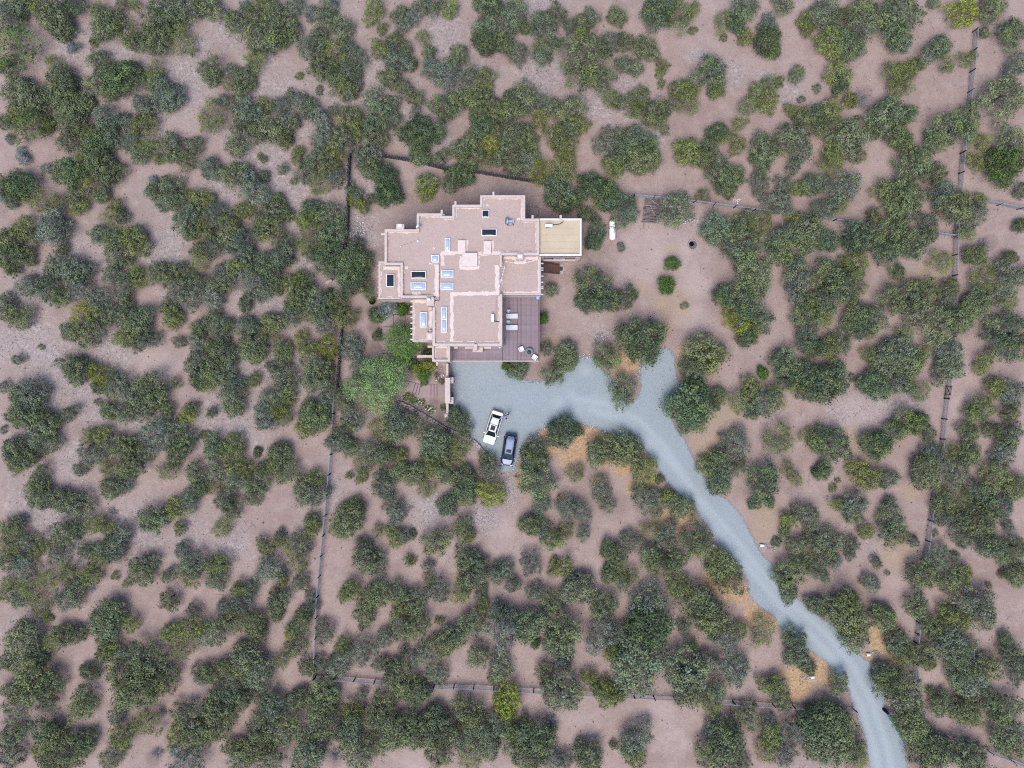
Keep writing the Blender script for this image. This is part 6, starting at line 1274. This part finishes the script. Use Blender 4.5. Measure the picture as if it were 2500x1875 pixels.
NAME = {'D': ('evergreen_tree', 'evergreen', 'tree', 'rich green evergreens near the house and slope'), 'A': ('juniper_tree', 'juniper', 'tree', 'dark junipers scattered over the slope'), 'B': ('pinyon_tree', 'pinyon', 'tree', 'olive pinyons scattered over the slope'), 'C': ('scrub_bush', 'leafy bush', 'bush', 'grey green bushes on the slope'),
        'N': ('garden_shrub', 'shrub', 'shrub', 'vivid green shrubs'), 'S': ('sagebrush', 'sagebrush', 'shrub', 'silvery sagebrush plants'), 'X': ('dead_bush', 'dead bush', 'bush', 'leafless grey bushes')}
tr_ = np.random.default_rng(5)
for grp in TREES:
    main = LOBES[grp[0]]; fk = fam[main[3]]; nm, noun, cat, group = NAME[fk]
    small = main[2] < 0.85 and fk in 'ABCD'
    if small: nm, noun, cat, group = 'low_shrub', 'low shrub', 'shrub', 'low shrubs dotted over the slope'
    wts = np.array([LOBES[i][2] ** 2 for i in grp]); cen = []
    for i in grp: l = LOBES[i]; cen.append(P(l[0], l[1], l[4] * 0.62))
    cen = np.array(cen); base = (cen * wts[:, None]).sum(0) / wts.sum(); gz = ground_z(*base)
    pxm, pym = (XY[grp] * wts[:, None]).sum(0) / wts.sum()
    ext = main[2] + (np.hypot(*(cen - cen[0]).T).max() if len(grp) > 1 else 0)
    t = empty(nm, (base[0], base[1], gz)); tag(t, plant_label(pxm, pym, main[3], noun, ext), cat, group)
    if fk == 'X':
        o = obj('branches', TWIG[int(tr_.integers(4))], None, t); o.scale = (main[2] * 1.1, main[2] * 1.1, max(main[2] * 0.9, 0.6)); o.rotation_euler = (0, 0, tr_.uniform(0, 6.28)); continue
    tk = MB()
    for i, c in zip(grp, cen):
        l = LOBES[i]; top = l[4]; k = l[3]
        set_ = 'small' if l[2] < 0.62 else KINDP[k][int(tr_.integers(len(KINDP[k])))]
        o = obj('crown', PROTO[set_][int(tr_.integers(len(PROTO[set_])))], None, t)
        zb = 0.12 * top if top > 1.2 else 0.0
        o.location = (c[0] - base[0], c[1] - base[1], zb); q = tr_.uniform(0.86, 1.16)
        o.scale = (l[2] * 1.17 * q, l[2] * 1.17 / q, top - zb); o.rotation_euler = (tr_.normal(0, .1), tr_.normal(0, .1), tr_.uniform(0, 6.28))
        cc = np.array(COLR[k]) * tr_.uniform(0.82, 1.18) * np.array([tr_.uniform(0.92, 1.1), 1, tr_.uniform(0.85, 1.15)]); o.color = (*cc, 1)
        if top > 1.0:
            e = Vector((c[0] - base[0], c[1] - base[1], top * 0.6)); s0 = Vector((0, 0, -0.1)); md_ = s0.lerp(e, 0.5) + Vector((tr_.normal(0, .12), tr_.normal(0, .12), 0.05)); r_ = 0.045 + 0.035 * l[2]
            tk.tube(s0, md_, r_ * 1.3, r_, n=5, cap=False).tube(md_, e, r_, r_ * 0.5, n=5, cap=False)
            for _b in range(4):
                a_ = tr_.uniform(0, 6.28); tk.tube(md_.lerp(e, tr_.uniform(0.2, 0.9)), e + Vector((math.cos(a_), math.sin(a_), tr_.uniform(-0.2, 0.25))) * l[2] * (0.75 if fk in 'AD' else 1.0), r_ * 0.5, 0.012, n=3, cap=False)
    if tk.v: tk.build('trunk', M['bark' if fk in 'AD' else 'dead_wood'], t)

def big_tree(name, px, py, R_, top, mesh_, color, label, z0=0.7):
    x, y = P(px, py, top * 0.6); t = thing(name, label, 'tree', (x, y, 0.0)); o = obj('crown', mesh_, None, t); o.scale = (R_, R_, top - z0); o.location = (0, 0, z0); o.color = (*color, 1)
    tk = MB().tube((0, 0, -0.1), (0.1, 0, top * 0.45), 0.16, 0.11, n=7, cap=False); r = np.random.default_rng(int(px))
    for _ in range(26):
        a_ = r.uniform(0, 6.28); e = (R_ * 0.8 * r.uniform(.5, 1) * math.cos(a_), R_ * 0.8 * r.uniform(.5, 1) * math.sin(a_), top * r.uniform(0.6, 0.95)); tk.tube((0.1, 0, top * r.uniform(.25, .5)), e, 0.045, 0.012, n=4, cap=False)
    tk.build('trunk', M['dead_wood'], t); return t
big_tree('leafy_tree', 983, 836, 3.0, 4.6, LEAFY, (0.13, 0.28, 0.05), 'bright green broadleaf tree beside the patio walk')
big_tree('feathery_tree', 920, 945, 4.2, 5.6, LIGHT_TREE, (0.26, 0.40, 0.15), 'pale green feathery tree left of the entry walk')
# white flowers in the garden bed
t = thing('flower_clump', 'white flowering plant right of the feathery tree', 'flower', (*P(1028, 982), 0.0)); o = obj('foliage', PROTO['small'][0], None, t); o.scale = (0.7, 0.5, 0.35); o.color = (0.08, 0.17, 0.03, 1)
m = MB()
for _ in range(22): m.lathe([(0.035, 0), (0.045, 0.03), (0.01, 0.05)], 6, (RNG.normal(0, 0.3), RNG.normal(0, 0.25), 0.33 + RNG.uniform(0, 0.06)))
m.build('blossoms', M['petal'], t)
t = thing('flower_clump', 'white flowering plant above the dry stone wall', 'flower', (*P(1050, 1000), 0.0)); o = obj('foliage', PROTO['small'][1], None, t); o.scale = (0.85, 0.6, 0.4); o.color = (0.09, 0.18, 0.03, 1)
m = MB()
for _ in range(18): m.lathe([(0.05, 0), (0.055, 0.03), (0.01, 0.05)], 6, (RNG.normal(0.15, 0.3), RNG.normal(0, 0.25), 0.38 + RNG.uniform(0, 0.06)))
m.build('blossoms', M['petal'], t)
# low tufts of dry plants between the trees
tp_ = []
while len(tp_) < 900:
    x, y = RNG.uniform(-74, 74), RNG.uniform(-55.5, 55.5)
    if ROADD[min(np.searchsorted(gy, y), len(gy) - 1), min(np.searchsorted(gx, x), len(gx) - 1)] < 4.5 or (-20 < x < 12 and -12 < y < 32): continue
    tp_.append((x, y))
V, F_, tv = [], [], []
for x, y in tp_:
    z = ground_z(x, y); s_ = RNG.uniform(0.08, 0.26)
    for _ in range(9):
        a_ = RNG.uniform(0, 6.28); b_ = a_ + 1.57; d_ = s_ * RNG.uniform(.4, 1); n_ = len(V)
        V += [(x + .03 * math.cos(b_), y + .03 * math.sin(b_), z), (x - .03 * math.cos(b_), y - .03 * math.sin(b_), z), (x + d_ * math.cos(a_), y + d_ * math.sin(a_), z + s_ * RNG.uniform(.4, 1))]; F_.append((n_, n_ + 1, n_ + 2))
me = np_mesh('dry_tufts', V, F_); simple('tuft', (0.16, 0.13, 0.085), 0.9, 0.1, 0, 0.4, 0.7)
tag(obj('dry_tufts', me, M['tuft']), 'tiny dry tufts scattered over the bare ground', 'tufts', kind='stuff')

# fallen twigs
m = MB()
for _ in range(700):
    x, y = RNG.uniform(-74, 74), RNG.uniform(-55.5, 55.5)
    if ROADD[min(np.searchsorted(gy, y), len(gy) - 1), min(np.searchsorted(gx, x), len(gx) - 1)] < 4.5 or (-20 < x < 12 and -14 < y < 32): continue
    a_ = RNG.uniform(0, 6.28); l_ = RNG.uniform(0.3, 1.3); z = ground_z(x, y) + 0.04
    m.tube((x, y, z), (x + l_ * math.cos(a_), y + l_ * math.sin(a_), z + 0.03), 0.03, 0.012, n=4, cap=False)
    if RNG.random() < 0.5: m.tube((x + .5 * l_ * math.cos(a_), y + .5 * l_ * math.sin(a_), z), (x + l_ * .8 * math.cos(a_ + .7), y + l_ * .8 * math.sin(a_ + .7), z + 0.05), 0.02, 0.008, n=3, cap=False)
tag(m.build('fallen_twigs', M['dead_wood']), 'grey fallen twigs scattered over the bare ground', 'twigs', kind='stuff')
